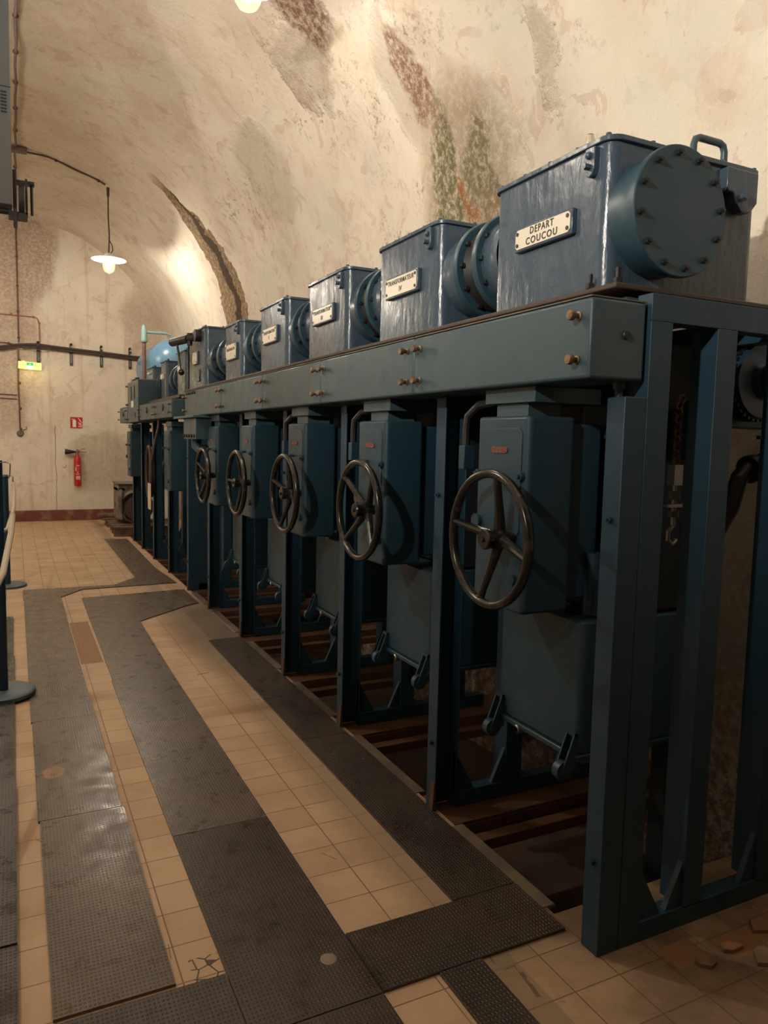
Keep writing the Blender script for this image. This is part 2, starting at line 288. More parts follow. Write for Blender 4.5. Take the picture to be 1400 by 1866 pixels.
# ------------------------------------------------------------------ mesh helpers
class MB:
    def __init__(s): s.bm = bmesh.new()
    def box(s, x0, x1, y0, y1, z0, z1, M=None):
        r = bmesh.ops.create_cube(s.bm, size=1)
        m = Matrix.Translation(((x0+x1)/2, (y0+y1)/2, (z0+z1)/2)) @ Matrix.Diagonal((abs(x1-x0), abs(y1-y0), abs(z1-z0), 1))
        bmesh.ops.transform(s.bm, matrix=(M or Matrix()) @ m, verts=r['verts']); return s
    def cyl(s, p, q, r0, r1=None, n=24, caps=True):
        p, q = Vector(p), Vector(q); d = q-p
        r = bmesh.ops.create_cone(s.bm, cap_ends=caps, segments=n, radius1=r0, radius2=r0 if r1 is None else r1, depth=d.length)
        M = Matrix.Translation((p+q)/2) @ d.to_track_quat('Z', 'Y').to_matrix().to_4x4()
        bmesh.ops.transform(s.bm, matrix=M, verts=r['verts']); return s
    def sphere(s, c, r, sc=(1, 1, 1), n=20):
        q = bmesh.ops.create_uvsphere(s.bm, u_segments=n, v_segments=n//2+2, radius=r)
        bmesh.ops.transform(s.bm, matrix=Matrix.Translation(c) @ Matrix.Diagonal((*sc, 1)), verts=q['verts']); return s
    def lathe(s, prof, p, axis, n=32):
        """prof = [(r, t)] along axis from p"""
        p = Vector(p); a = Vector(axis).normalized(); R = a.to_track_quat('Z', 'Y').to_matrix()
        rings = []
        for r, t in prof:
            if r < 1e-6: rings.append([s.bm.verts.new(p + R @ Vector((0, 0, t)))])
            else: rings.append([s.bm.verts.new(p + R @ Vector((r*math.cos(2*PI*i/n), r*math.sin(2*PI*i/n), t))) for i in range(n)])
        for A, B in zip(rings, rings[1:]):
            for i in range(n):
                j = (i+1) % n
                if len(A) == 1 and len(B) > 1: s.bm.faces.new((A[0], B[i], B[j]))
                elif len(B) == 1 and len(A) > 1: s.bm.faces.new((A[j], A[i], B[0]))
                elif len(A) > 1: s.bm.faces.new((A[i], B[i], B[j], A[j]))
        return s
    def torus(s, c, R, r, axis, n=56, m=14, sq=1.0):
        a = Vector(axis).normalized(); Q = a.to_track_quat('Z', 'Y').to_matrix(); V = []
        for i in range(n):
            t = 2*PI*i/n; row = []
            for j in range(m):
                f = 2*PI*j/m; rr = R + r*math.cos(f)
                row.append(s.bm.verts.new(Vector(c) + Q @ Vector((rr*math.cos(t), rr*math.sin(t), r*sq*math.sin(f)))))
            V.append(row)
        for i in range(n):
            for j in range(m):
                s.bm.faces.new((V[i][j], V[(i+1) % n][j], V[(i+1) % n][(j+1) % m], V[i][(j+1) % m]))
        return s
    def tube(s, pts, r, n=10, caps=True):
        pts = [Vector(p) for p in pts]; rings = []
        up = Vector((0, 0, 1)); prev = None
        for i, p in enumerate(pts):
            t = (pts[min(i+1, len(pts)-1)] - pts[max(i-1, 0)]).normalized()
            if prev is None:
                a = t.cross(up)
                if a.length < 1e-3: a = t.cross(Vector((1, 0, 0)))
            else: a = prev - t*prev.dot(t)
            a.normalize(); prev = a; b = t.cross(a)
            rr = r[i] if isinstance(r, (list, tuple)) else r
            rings.append([s.bm.verts.new(p + a*rr*math.cos(2*PI*k/n) + b*rr*math.sin(2*PI*k/n)) for k in range(n)])
        for A, B in zip(rings, rings[1:]):
            for k in range(n): s.bm.faces.new((A[k], A[(k+1) % n], B[(k+1) % n], B[k]))
        if caps: s.bm.faces.new(rings[0][::-1]); s.bm.faces.new(rings[-1])
        return s
    def prism(s, pts, a, b, axis='z'):
        """extrude a polygon along an axis. z: pts=(x,y); y: pts=(x,z); x: pts=(y,z)"""
        f = {'z': lambda p, t: (p[0], p[1], t), 'y': lambda p, t: (p[0], t, p[1]), 'x': lambda p, t: (t, p[0], p[1])}[axis]
        A = [s.bm.verts.new(f(p, a)) for p in pts]; B = [s.bm.verts.new(f(p, b)) for p in pts]; n = len(pts)
        s.bm.faces.new(A[::-1]); s.bm.faces.new(B)
        for i in range(n): s.bm.faces.new((A[i], A[(i+1) % n], B[(i+1) % n], B[i]))
        return s
    def quad(s, *v): s.bm.faces.new([s.bm.verts.new(p) for p in v]); return s
    def islands(s):
        """separate pieces of the mesh, touching ones kept together"""
        bm = s.bm; bm.verts.ensure_lookup_table(); seen = set(); out = []
        for v in bm.verts:
            if v in seen: continue
            st, isl = [v], []; seen.add(v)
            while st:
                a = st.pop(); isl.append(a)
                for e in a.link_edges:
                    b = e.other_vert(a)
                    if b not in seen: seen.add(b); st.append(b)
            lo = [min(q.co[k] for q in isl)-0.0005 for k in range(3)]; hi = [max(q.co[k] for q in isl)+0.0005 for k in range(3)]
            out.append([isl, lo, hi])
        merged = True
        while merged:
            merged = False
            for i in range(len(out)):
                for j in range(i+1, len(out)):
                    A, B = out[i], out[j]
                    if all(A[1][k] <= B[2][k] and B[1][k] <= A[2][k] for k in range(3)):
                        A[0] += B[0]; A[1] = [min(A[1][k], B[1][k]) for k in range(3)]; A[2] = [max(A[2][k], B[2][k]) for k in range(3)]
                        out.pop(j); merged = True; break
                if merged: break
        return [o[0] for o in out]
    def split(s, name, m, parent, **kw):
        """one object per separate piece"""
        isl = s.islands(); obs = []
        for vs in isl:
            n = MB(); mp = {}
            for v in vs: mp[v] = n.bm.verts.new(v.co)
            fs = {f for v in vs for f in v.link_faces}
            for f in fs:
                try: n.bm.faces.new([mp[v] for v in f.verts])
                except ValueError: pass
            obs.append(n.build(name, m, parent, **kw))
        s.bm.free(); return obs
    def build(s, name, m, parent=None, bevel=0, smooth=True, seg=2, kind=None):
        bmesh.ops.recalc_face_normals(s.bm, faces=s.bm.faces)
        me = bpy.data.meshes.new(name); s.bm.to_mesh(me); s.bm.free()
        me.materials.append(m)
        o = bpy.data.objects.new(name, me); C.objects.link(o)
        if parent is not None: o.parent = parent
        if smooth:
            for p in me.polygons: p.use_smooth = True
            try: me.set_sharp_from_angle(angle=math.radians(35))
            except Exception: pass
        if bevel:
            b = o.modifiers.new('bevel', 'BEVEL'); b.width = bevel; b.segments = seg; b.limit_method = 'ANGLE'; b.harden_normals = False
        if kind: o['kind'] = kind
        return o
def empty(name, loc, label=None, cat=None, group=None, rot=None):
    o = bpy.data.objects.new(name, None); C.objects.link(o); o.location = loc; o.empty_display_size = 0.1
    if rot: o.rotation_euler = rot
    if label: tag(o, label, cat, group)
    return o
def tag(o, label, cat, group=None):
    o['label'] = label; o['category'] = cat
    if group: o['group'] = group
    return o
def text_mesh(txt, size, depth, M, name, m, parent, sx=1.0, font_off=0.0):
    cu = bpy.data.curves.new('lettering', 'FONT'); cu.body = txt; cu.size = size; cu.extrude = depth; cu.align_x = 'CENTER'; cu.align_y = 'CENTER'
    cu.offset = font_off; cu.resolution_u = 3; cu.space_character = 1.22
    to = bpy.data.objects.new('tmp', cu); C.objects.link(to)
    dg = bpy.context.evaluated_depsgraph_get(); dg.update()
    me = bpy.data.meshes.new_from_object(to.evaluated_get(dg)); bpy.data.objects.remove(to)
    me.transform(M @ Matrix.Diagonal((sx, 1, 1, 1))); me.materials.clear(); me.materials.append(m); me.name = name
    o = bpy.data.objects.new(name, me); C.objects.link(o)
    if parent is not None: o.parent = parent
    return o
# text standing on a face that looks towards -X: letters run towards -Y, up is +Z
TX = Matrix(((0, 0, -1, 0), (-1, 0, 0, 0), (0, 1, 0, 0), (0, 0, 0, 1)))

# ------------------------------------------------------------------ room shell
VC, VZ, VR = -0.03, 2.56, 2.86
WX = VC+VR
YB, YE = -14.0, 15.0
def shell():
    bm = bmesh.new(); ny, na = 230, 72
    rng = random.Random(3)
    rows = []
    for i in range(ny+1):
        y = YB+(YE-YB)*i/ny; row = []
        for j in range(na+1):
            a = math.pi*j/na
            w = 0.012*math.sin(y*2.1+a*5)+0.010*math.sin(y*5.3-a*9)+0.008*math.sin(a*17+y*1.3)
            row.append(bm.verts.new((VC+(VR+w)*math.cos(a), y, VZ+(VR+w)*math.sin(a))))
        rows.append(row)
    for A, B in zip(rows, rows[1:]):
        for j in range(na): bm.faces.new((A[j], A[j+1], B[j+1], B[j]))
    me = bpy.data.meshes.new('ceiling'); bm.to_mesh(me); bm.free(); me.materials.append(VAULTM)
    for p in me.polygons: p.use_smooth = True
    o = bpy.data.objects.new('ceiling', me); C.objects.link(o); o['kind'] = 'structure'
    for nm, sx in (('wall_right', 1), ('wall_left', -1)):
        bm = bmesh.new(); rows = []
        for i in range(ny+1):
            y = YB+(YE-YB)*i/ny; row = []
            for j in range(13):
                z = -0.5+(VZ+0.5)*j/12
                a = 0.0 if sx > 0 else PI
                w = 0.012*math.sin(y*2.1+a*5)+0.010*math.sin(y*5.3-a*9)+0.008*math.sin(a*17+y*1.3)
                w += 0.02*math.sin(z*4+y*3)*(1-j/12)
                row.append(bm.verts.new((VC+sx*(VR+w+0.05*(1-j/12)), y, z)))
            rows.append(row)
        for A, B in zip(rows, rows[1:]):
            for j in range(12): bm.faces.new((A[j], A[j+1], B[j+1], B[j]))
        me = bpy.data.meshes.new(nm); bm.to_mesh(me); bm.free(); me.materials.append(VAULTM)
        for p in me.polygons: p.use_smooth = True
        o = bpy.data.objects.new(nm, me); C.objects.link(o); o['kind'] = 'structure'
    MB().box(-3.1, 3.1, YE, YE+0.15, -0.5, 5.6).build('wall_back', ENDM, kind='structure')
    MB().box(-3.1, 3.1, YB-0.15, YB, -0.5, 5.6).build('wall_front', ENDM, kind='structure')
    f = MB()
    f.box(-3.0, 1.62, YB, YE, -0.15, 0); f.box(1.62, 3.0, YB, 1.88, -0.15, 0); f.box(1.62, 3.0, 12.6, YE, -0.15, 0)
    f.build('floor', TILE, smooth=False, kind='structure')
    p = MB(); p.box(1.5, 3.0, 1.7, 12.7, -0.62, -0.5); p.box(1.56, 1.62, 1.8, 12.6, -0.55, -0.15); p.box(1.62, 3.0, 1.82, 1.88, -0.55, -0.15)
    p.build('floor_pit', PITM, smooth=False, kind='structure')
    MB().box(-2.9, 1.9, YE-0.03, YE, 0.0, 0.2).build('baseboard_back', SKIRT, bevel=0.006, kind='structure')
shell()

# ------------------------------------------------------------------ lamps (each carries its own light)
def lamp(x, y, z, watts, label, cord_top, big=1.0):
    t = empty('pendant_lamp', (x, y, z), label, 'lamp', 'enamel pendant lamps under the vault')
    k = big
    MB().lathe([(0.0, 0.150), (0.05, 0.150), (0.062, 0.135), (0.062, 0.10), (0.07, 0.10), (0.07, 0.085), (0.0, 0.085)], (0, 0, 0), (0, 0, 1), 24).build('lamp_holder', ENAM, t)
    MB().lathe([(0.05, 0.10), (0.10, 0.098), (0.235, 0.07), (0.235, 0.062), (0.10, 0.088), (0.05, 0.088)], (0, 0, 0), (0, 0, 1), 40).build('lamp_shade', ENAM, t)
    MB().lathe([(0.070, 0.085), (0.082, 0.04), (0.084, -0.02), (0.076, -0.07), (0.055, -0.105), (0.022, -0.122), (0.008, -0.128), (0.0, -0.136)], (0, 0, 0), (0, 0, 1), 28).build('glass_globe', GLOBE, t)
    bm_ = mat('white_hot_bulb', (1, 1, 1), 0.2, emit=(LAMP_COL, watts/(PI*0.0201)))
    MB().lathe([(0.0, 0.045), (0.025, 0.035), (0.038, 0.0), (0.040, -0.03), (0.025, -0.06), (0.0, -0.07)], (0, 0, 0), (0, 0, 1), 20).build('bulb', bm_, t)
    c = MB(); c.tube([(0, 0, 0.15), (0.01, 0, 0.4), (0, 0, cord_top*0.6), (0, 0, cord_top)], 0.010, 8)
    c.tube([(0.0, 0, 0.15), (0.03, 0, 0.16), (0.055, 0, 0.2), (0.05, 0, 0.26), (0.0, 0, 0.36)], 0.007, 8)
    c.cyl((0, 0, cord_top-0.12), (0, 0, cord_top), 0.018, 0.022, 10)
    c.build('cord', CABLE, t)
    return t
def crown(x): return VZ+math.sqrt(VR*VR-(x-VC)**2)
for (x, y, z, wt, lb) in LAMPS: lamp(x, y, z, wt, lb, crown(x)-z-0.02)

# flood lamp added out of view on the left wall to brighten the vault
FLOOD_POS, FLOOD_AIM, FLOOD_W = Vector((-2.45, 0.3, 3.35)), Vector((2.5, 3.2, 4.9)), 1050
t = empty('fill_floodlight', FLOOD_POS, 'black flood lamp added out of view high on the left wall to brighten the vault', 'fill_floodlight')
_d = (FLOOD_AIM-FLOOD_POS).normalized()
MB().cyl(-_d*0.02, -_d*0.16, 0.14, 0.07, n=20).build('reflector_housing', BLACKM, t)
MB().tube([-_d*0.16, -_d*0.22+Vector((0, 0, -0.02)), Vector((-0.32, -0.2, -0.02))], 0.02, 8).build('bracket', BLACKM, t)
ld = bpy.data.lights.new('fill_beam', 'SPOT'); ld.energy = FLOOD_W; ld.color = (1.0, 0.92, 0.80); ld.shadow_soft_size = 0.07; ld.spot_size = math.radians(98); ld.spot_blend = 0.85
lo = bpy.data.objects.new('fill_beam', ld); C.objects.link(lo); lo.parent = t; lo.rotation_euler = _d.to_track_quat('-Z', 'Y').to_euler()

# ------------------------------------------------------------------ machine support frames
LOC = ['DEPART COUCOU', 'TRANSFORMATEUR IV', 'TRANSFORMATEUR III', 'TRANSFORMATEUR II', 'TRANSFORMATEUR I']
def frame(y, label, end=False, wide=0.105, mirror=False):
    t = empty('support_frame', (1.60, y, 0), label, 'frame')
    d = 0.075
    a = MB()
    if end or mirror:
        w = 0.085 if end else 0.24
        a.box(0, w, 0, d, 0, 1.745 if end else 1.785)
        a.build('front_post', POST, t, bevel=0.003)
    else:
        a.box(0, 0.008, 0, d, 0.0, 1.785); a.box(0.008, wide, d-0.008, d, 0.0, 1.785); a.box(wide, wide+0.008, 0, d, 0.0, 1.785)
        a.build('front_post', POST, t, bevel=0.002)
    b = MB(); b.cyl((-0.012, 0.035, 1.38), (0.0, 0.035, 1.38), 0.010, n=8); b.cyl((-0.016, 0.035, 0.30), (0.0, 0.035, 0.30), 0.011, n=6)
    b.cyl((-0.022, 0.035, 1.38), (-0.01, 0.035, 1.38), 0.005, n=8)
    b.split('bolt', POST, t)
    zt = 2.05
    if end:
        MB().box(0.087, 0.175, 0, 0.06, 0, zt-0.08).build('upright', POST, t, bevel=0.002)
        MB().box(0.087, 1.06, 0, 0.06, zt-0.08, zt).build('top_bar', POST, t, bevel=0.002)
        g = MB(); g.cyl((0.03, 0.06, 1.745), (0.03, 0.06, 1.775), 0.013); g.cyl((0.03, 0.06, 1.77), (0.03, 0.06, 1.79), 0.018, 0.02); g.build('leveling_stud', POST, t)
    up = MB(); up.box(0.37, 0.458, 0, 0.10, 0.06, zt-0.08 if end else (1.9 if y < 8 else 1.78)); up.build('upright', POST, t, bevel=0.002)
    up = MB(); up.box(0.73, 0.81, 0, 0.10, 0.06, zt-0.08 if end else (1.9 if y < 8 else 1.78)); up.build('upright', POST, t, bevel=0.002)
    x1 = 0.105 if not end else 0.175
    MB().box(x1, 0.95, 0.0, 0.06, 0.0, 0.068).build('bottom_bar', POST, t, bevel=0.002)
    g = MB(); g.prism([(x1, 0.068), (x1+0.10, 0.068), (x1, 0.25)], 0.01, 0.03, 'y'); g.prism([(0.66, 0.068), (0.735, 0.068), (0.735, 0.25)], 0.01, 0.03, 'y')
    g.prism([(0.37, 0.068), (0.30, 0.068), (0.37, 0.22)], 0.01, 0.03, 'y')
    g.split('gusset_plate', POST, t)
    if not end:
        MB().prism([(-0.012, 0.0), (0.0, 0.0), (0.0, 0.13), (-0.004, 0.13)], 0.0, 0.03, 'y').build('foot_clip', RUSTY, t)
    return t
FY = [1.65, 2.66, 3.69, 4.67, 5.74, 6.84, 7.77, 8.85, 9.92, 10.9, 11.75]
FL = ['blue steel portal frame at the near end of the switchgear, facing the camera',
      'blue channel-post frame between the two nearest handwheels',
      'blue channel-post frame just beyond the second handwheel from the camera',
      'blue channel-post frame just beyond the third handwheel from the camera',
      'blue channel-post frame just beyond the fourth handwheel from the camera',
      'thin-edged blue post standing under the fifth handwheel from the camera',
      'broad flat-faced blue post closing the near switchgear row, by the cross mat',
      'blue post frame under the dark control housing holding the cable coil',
      'blue post frame directly behind the hanging cream tag',
      'blue post frame left of the hanging cream tag, in the far row',
      'farthest blue post frame, next to the old motor on the pallet']
for i, y in enumerate(FY): frame(y, FL[i], end=(i == 0), mirror=(i == 6))

# ------------------------------------------------------------------ cable duct sections (long sheet metal beam)
def knob_mb(x, y, z):
    m = MB(); m.lathe([(0.0, -0.038), (0.013, -0.038), (0.015, -0.034), (0.015, -0.024), (0.008, -0.021), (0.008, -0.006), (0.013, -0.004), (0.013, 0.0)], (x, y, z), (1, 0, 0), 16)
    return m
def duct(y0, y1, z0, z1, label, knobs='both', mt=None, x1=0.208, holes=False, dome=False):
    t = empty('cable_duct', (1.47, y0, z0), label, 'cable duct', 'duct covers along the front')
    L, H = y1-y0, z1-z0
    mt = mt or SHEET
    MB().box(0.0, x1, 0.002, L-0.002, 0, H).build('cover', mt, t, bevel=0.010, seg=3)
    MB().box(-0.001, x1, 0.004, L-0.004, H, H+0.004).build('lip', KERB, t)
    ks = []
    if knobs in ('both', 'far'): ks.append(L-0.055)
    if knobs in ('both', 'near'): ks.append(0.055)
    for ky in ks:
        for kz in (0.055, H-0.05):
            knob_mb(0, ky, kz).build('knob', BRASS, t)
    if holes:
        m = MB(); m.lathe([(0.0, -0.012), (0.035, -0.012), (0.045, 0.0)], (0, L/2, H*0.62), (1, 0, 0), 20); m.build('round_boss', BLACKM, t)
    return t
S = [1.66, 2.71, 3.743, 4.79, 5.88, 7.28]
DL = ['widest grey-green duct cover with two brass knobs, beneath the DEPART COUCOU box',
      'grey-green duct cover beneath the TRANSFORMATEUR IV box, four brass knobs',
      'grey-green duct cover beneath the third box from the camera, glossy one',
      'short duct cover beneath the fourth box from the camera',
      'last duct cover of the near row, beneath the box with the black lever']
for i in range(5):
    d_ = duct(S[i], S[i+1], 1.791, 2.021, DL[i], 'both')
    LASTDUCT = d_
    if i == 0:
        pl = MB(); pl.lathe([(0.0, -0.004), (0.012, -0.004), (0.014, 0.0)], (0.13, -0.002, 0.13), (0, 1, 0), 14); pl.build('end_screw', BLACKM, d_)
duct(7.94, 8.97, 1.80, 1.99, 'duct cover with round boss beside the big blue end face, far row', 'both', holes=True)
duct(8.97, 10.165, 1.80, 1.99, 'duct cover with round boss next to the tall far cabinet', 'both', holes=True)
duct(11.33, 12.18, 1.786, 2.01, 'small square duct box at the far left tip of the row', 'both', holes=True)

# mounting plates on top
MB().box(1.64, 2.42, 1.755, 8.17, 2.078, 2.095).build('mounting_plate', GASK, bevel=0.004)
tag(bpy.data.objects['mounting_plate'], 'long flat steel plate with rusty edge carrying the near row of boxes', 'plate')
MB().box(1.60, 2.36, 8.22, 10.28, 2.02, 2.055).build('bed_plate', GASK, bevel=0.004)
tag(bpy.data.objects['bed_plate'], 'flat steel plate carrying the far row of boxes', 'plate')
rf = MB(); rf.box(2.34, 2.42, 1.76, 7.7, 1.97, 2.057); rf.box(1.69, 1.74, 1.76, 7.7, 1.97, 2.057)
rf.build('longitudinal_rail', POST, bevel=0.003); tag(bpy.data.objects['longitudinal_rail'], 'pair of long blue rails running beneath the mounting plate', 'rail')
st = empty('plate_stud', (1.65, 1.78, 2.095), 'pair of threaded studs with nuts on the plate corner under the DEPART COUCOU box', 'bolt')
m = MB(); m.cyl((0.02, 0, 0), (0.02, 0, 0.05), 0.007, n=8); m.cyl((0.02, 0, 0.0), (0.02, 0, 0.018), 0.014, n=6)
m.build('stud', BLACKM, st)
m = MB(); m.cyl((0.0, 0.10, 0), (0.0, 0.10, 0.045), 0.007, n=8); m.cyl((0.0, 0.10, 0.0), (0.0, 0.10, 0.016), 0.014, n=6); m.build('stud', BLACKM, st)

# ------------------------------------------------------------------ breaker boxes on top of the row
def nameplate(parent, yc, zc, L, H, lines, x=0.0, sizes=(0.05, 0.05), th=0.02, dz=(0.028, -0.028), sx=(1, 1), tilt=0.0):
    MB().box(x-th, x, yc-L/2, yc+L/2, zc-H/2, zc+H/2).build('nameplate_backing', BLUE, parent, bevel=0.004)
    m = MB(); c = 0.010; a, b = L/2-0.008, H/2-0.008
    m.prism([(yc-a+c, zc-b), (yc+a-c, zc-b), (yc+a, zc-b+c), (yc+a, zc+b-c), (yc+a-c, zc+b), (yc-a+c, zc+b), (yc-a, zc+b-c), (yc-a, zc-b+c)], x-th-0.003, x-th, 'x')
    pl = m.build('nameplate', PLATE, parent, smooth=False)
    for i, s in enumerate(lines):
        M = Matrix.Translation((x-th-0.0035, yc, zc+dz[i])) @ TX
        text_mesh(s, sizes[i], 0.0006, M, 'lettering', INK, pl, sx[i], 0.0006)
    sc = MB()
    for sy in (-1, 1):
        for sz in (-1, 1): sc.cyl((x-th-0.006, yc+sy*(a-0.012), zc+sz*(b-0.014)), (x-th-0.002, yc+sy*(a-0.012), zc+sz*(b-0.014)), 0.007, n=8)
    sc.split('plate_screw', BLACKM, pl)

def rounded(x0, x1, y0, y1, r, n=6):
    P = []
    for cx, cy, a0 in ((x0+r, y0+r, PI), (x1-r, y0+r, 1.5*PI), (x1-r, y1-r, 0), (x0+r, y1-r, 0.5*PI)):
        for i in range(n+1): P.append((cx+r*math.cos(a0+i*PI/2/n), cy+r*math.sin(a0+i*PI/2/n)))
    return P
BZ0, BZ1 = 2.095, 2.56
def breaker_box(y0, y1, label, plate=None, lugs=True, z1=BZ1, x1=0.68, cap=False, z0=BZ0, x0=1.68, rad=0.045, handle=False):
    t = empty('breaker_box', (x0, y0, z0), label, 'switchgear box', 'blue boxes along the top of the row')
    L, H = y1-y0, z1-z0
    MB().prism(rounded(0, x1, 0, L, rad), 0, H-0.012, 'z').build('housing', BLUE, t)
    MB().prism(rounded(-0.012, x1+0.012, -0.012, L+0.012, rad+0.01), H-0.012, H+0.004, 'z').build('lid', BLUE, t, bevel=0.002)
    b = MB(); nb = max(2, int(L/0.14))
    for i in range(nb+1):
        yy = 0.03+(L-0.06)*i/nb; b.cyl((0.012, yy, H+0.002), (0.012, yy, H+0.016), 0.011, 0.009, n=8)
    for i in range(1, 5):
        xx = 0.02+(x1-0.04)*i/4
        b.cyl((xx, 0.012, H+0.002), (xx, 0.012, H+0.016), 0.011, 0.009, n=8)
    b.split('lid_bolt', BLUE, t)
    if lugs:
        for (ly) in (0.075,):
            m = MB(); m.prism([(ly-0.022, H-0.02), (ly+0.022, H-0.02), (ly+0.022, H-0.085), (ly+0.014, H-0.105), (ly, H-0.112), (ly-0.014, H-0.105), (ly-0.022, H-0.085)], -0.022, 0.01, 'x')
            lg = m.build('lid_clamp', BLUE, t, bevel=0.003)
            b = MB(); b.cyl((-0.045, ly, H-0.08), (-0.02, ly, H-0.08), 0.011, n=6); b.sphere((-0.026, ly, H-0.045), 0.012, n=10)
            b.split('clamp_bolt', BLUE, lg)
        m = MB(); X = x1-0.17
        m.prism([(X-0.03, H-0.02), (X+0.12, H-0.02), (X+0.12, H-0.12), (X+0.09, H-0.155), (X+0.045, H-0.16), (X+0.01, H-0.13), (X+0.0, H-0.10), (X-0.03, H-0.10)], -0.035, 0.01, 'y')
        lg = m.build('lid_clamp', BLUE, t, bevel=0.004)
        MB().cyl((X+0.045, -0.055, H-0.11), (X+0.045, -0.03, H-0.11), 0.014, n=6).split('clamp_bolt', BLUE, lg)
    if plate: nameplate(t, **plate)
    if handle:
        # bent pipe handle on the lid
        MB().tube([(0.41, 0.055, H), (0.41, 0.055, H+0.065), (0.418, 0.055, H+0.085), (0.435, 0.055, H+0.092), (0.535, 0.055, H+0.092), (0.552, 0.055, H+0.085), (0.56, 0.055, H+0.065), (0.56, 0.055, H)], 0.012, 12).build('lid_handle', SHEET, t)
    return t
bx1 = breaker_box(1.845, 2.47, 'largest blue box, nearest the camera, with the DEPART COUCOU plate and bolted round cap',
    dict(yc=0.305, zc=0.241, L=0.314, H=0.084, lines=['DEPART', 'COUCOU'], sizes=(0.034, 0.034), dz=(0.017, -0.017), sx=(0.92, 1.02)), handle=True)
breaker_box(2.88, 3.50, 'blue box with the TRANSFORMATEUR IV plate, second from the camera',
    dict(yc=0.327, zc=0.245, L=0.327, H=0.100, lines=['TRANSFORMATEUR', 'IV'], sizes=(0.031, 0.033), dz=(0.020, -0.018), sx=(0.82, 0.9)))
breaker_box(3.89, 4.52, 'shiniest blue box, third from the camera, glaring under the lamp',
    dict(yc=0.327, zc=0.245, L=0.327, H=0.100, lines=['TRANSFORMATEUR', 'III'], sizes=(0.031, 0.033), dz=(0.020, -0.018), sx=(0.82, 0.9)))
breaker_box(4.92, 5.545, 'grey-lit blue box, fourth from the camera, with an ivory plate',
    dict(yc=0.327, zc=0.245, L=0.327, H=0.115, lines=['TRANSFORMATEUR', 'II'], sizes=(0.031, 0.033), dz=(0.020, -0.018), sx=(0.82, 0.9)))
breaker_box(6.055, 6.59, 'fifth box from the camera, next to the box with the black lever',
    dict(yc=0.255, zc=0.228, L=0.327, H=0.135, lines=['TRANSFORMATEUR', 'I'], sizes=(0.031, 0.033), dz=(0.020, -0.018), sx=(0.82, 0.9)))
bxE = breaker_box(7.345, 8.11, 'tall blue box with black crank drive and ball lever, end of the near row', None, lugs=False, z1=2.67)
nameplate(bxE, 0.38, 0.30, 0.22, 0.13, ['I', 'II'], sizes=(0.03, 0.03), dz=(0.03, -0.03))
m = MB(); m.tube([(0.40, 0.10, 0.57), (0.40, 0.10, 0.63), (0.56, 0.10, 0.63), (0.56, 0.10, 0.57)], 0.02, 8); m.build('lid_handle', PIPEB, bxE)
# crank drive + lever
m = MB(); m.cyl((-0.20, 0.62, 0.47), (-0.09, 0.34, 0.485), 0.042, n=20); m.cyl((-0.09, 0.34, 0.485), (0.0, 0.20, 0.505), 0.034, n=16)
m.cyl((-0.06, 0.20, 0.505), (0.0, 0.20, 0.505), 0.06, n=16); m.cyl((-0.08, 0.33, 0.42), (-0.08, 0.33, 0.54), 0.027, n=12)
m.build('crank_drive', BLACKM, bxE)
m = MB(); m.cyl((-0.17, 0.52, 0.46), (-0.15, 0.40, 0.17), 0.012, 0.008, n=10); m.build('lever', BLACKM, bxE)
MB().sphere((-0.15, 0.40, 0.155), 0.032).build('lever_ball', BLACK, bxE)
m = MB(); m.box(-0.012, 0.0, 0.22, 0.33, 0.06, 0.18); m.build('inspection_cover', BLUE, bxE, bevel=0.01)
MB().box(-0.004, 0.02, 0.77, 0.80, 0.0, 0.50).build('edge_plate', DARKP, bxE)

# round bolted cap of the nearest box
cp = MB(); CX, CZ = 0.187, 0.232
cp.lathe([(0.184, 0.01), (0.184, -0.078), (0.193, -0.080), (0.193, -0.092), (0.198, -0.095), (0.198, -0.113), (0.195, -0.116), (0.0, -0.116)], (CX, 0, CZ), (0, 1, 0), 64)
capo = cp.build('round_cap', TANKP, bx1)
b = MB()
for i in range(12):
    a = 2*PI*i/12+0.15; x, z = CX+0.172*math.cos(a), CZ+0.172*math.sin(a)
    b.cyl((x, -0.126, z), (x, -0.114, z), 0.011, n=6); b.cyl((x, -0.134, z), (x, -0.124, z), 0.006, n=8)
b.split('cap_bolt', BLACKM, capo)
# signal lamp on the lid
sl = MB(); sl.cyl((0.06, 0.17, 0.465), (0.06, 0.17, 0.495), 0.017, n=16); sl.build('lamp_socket', BLACKM, bx1)
sl = MB(); sl.lathe([(0.014, 0), (0.0145, 0.025), (0.011, 0.038), (0.0, 0.043)], (0.06, 0.17, 0.495), (0, 0, 1), 16); sl.build('signal_lamp', GLASS, bx1)

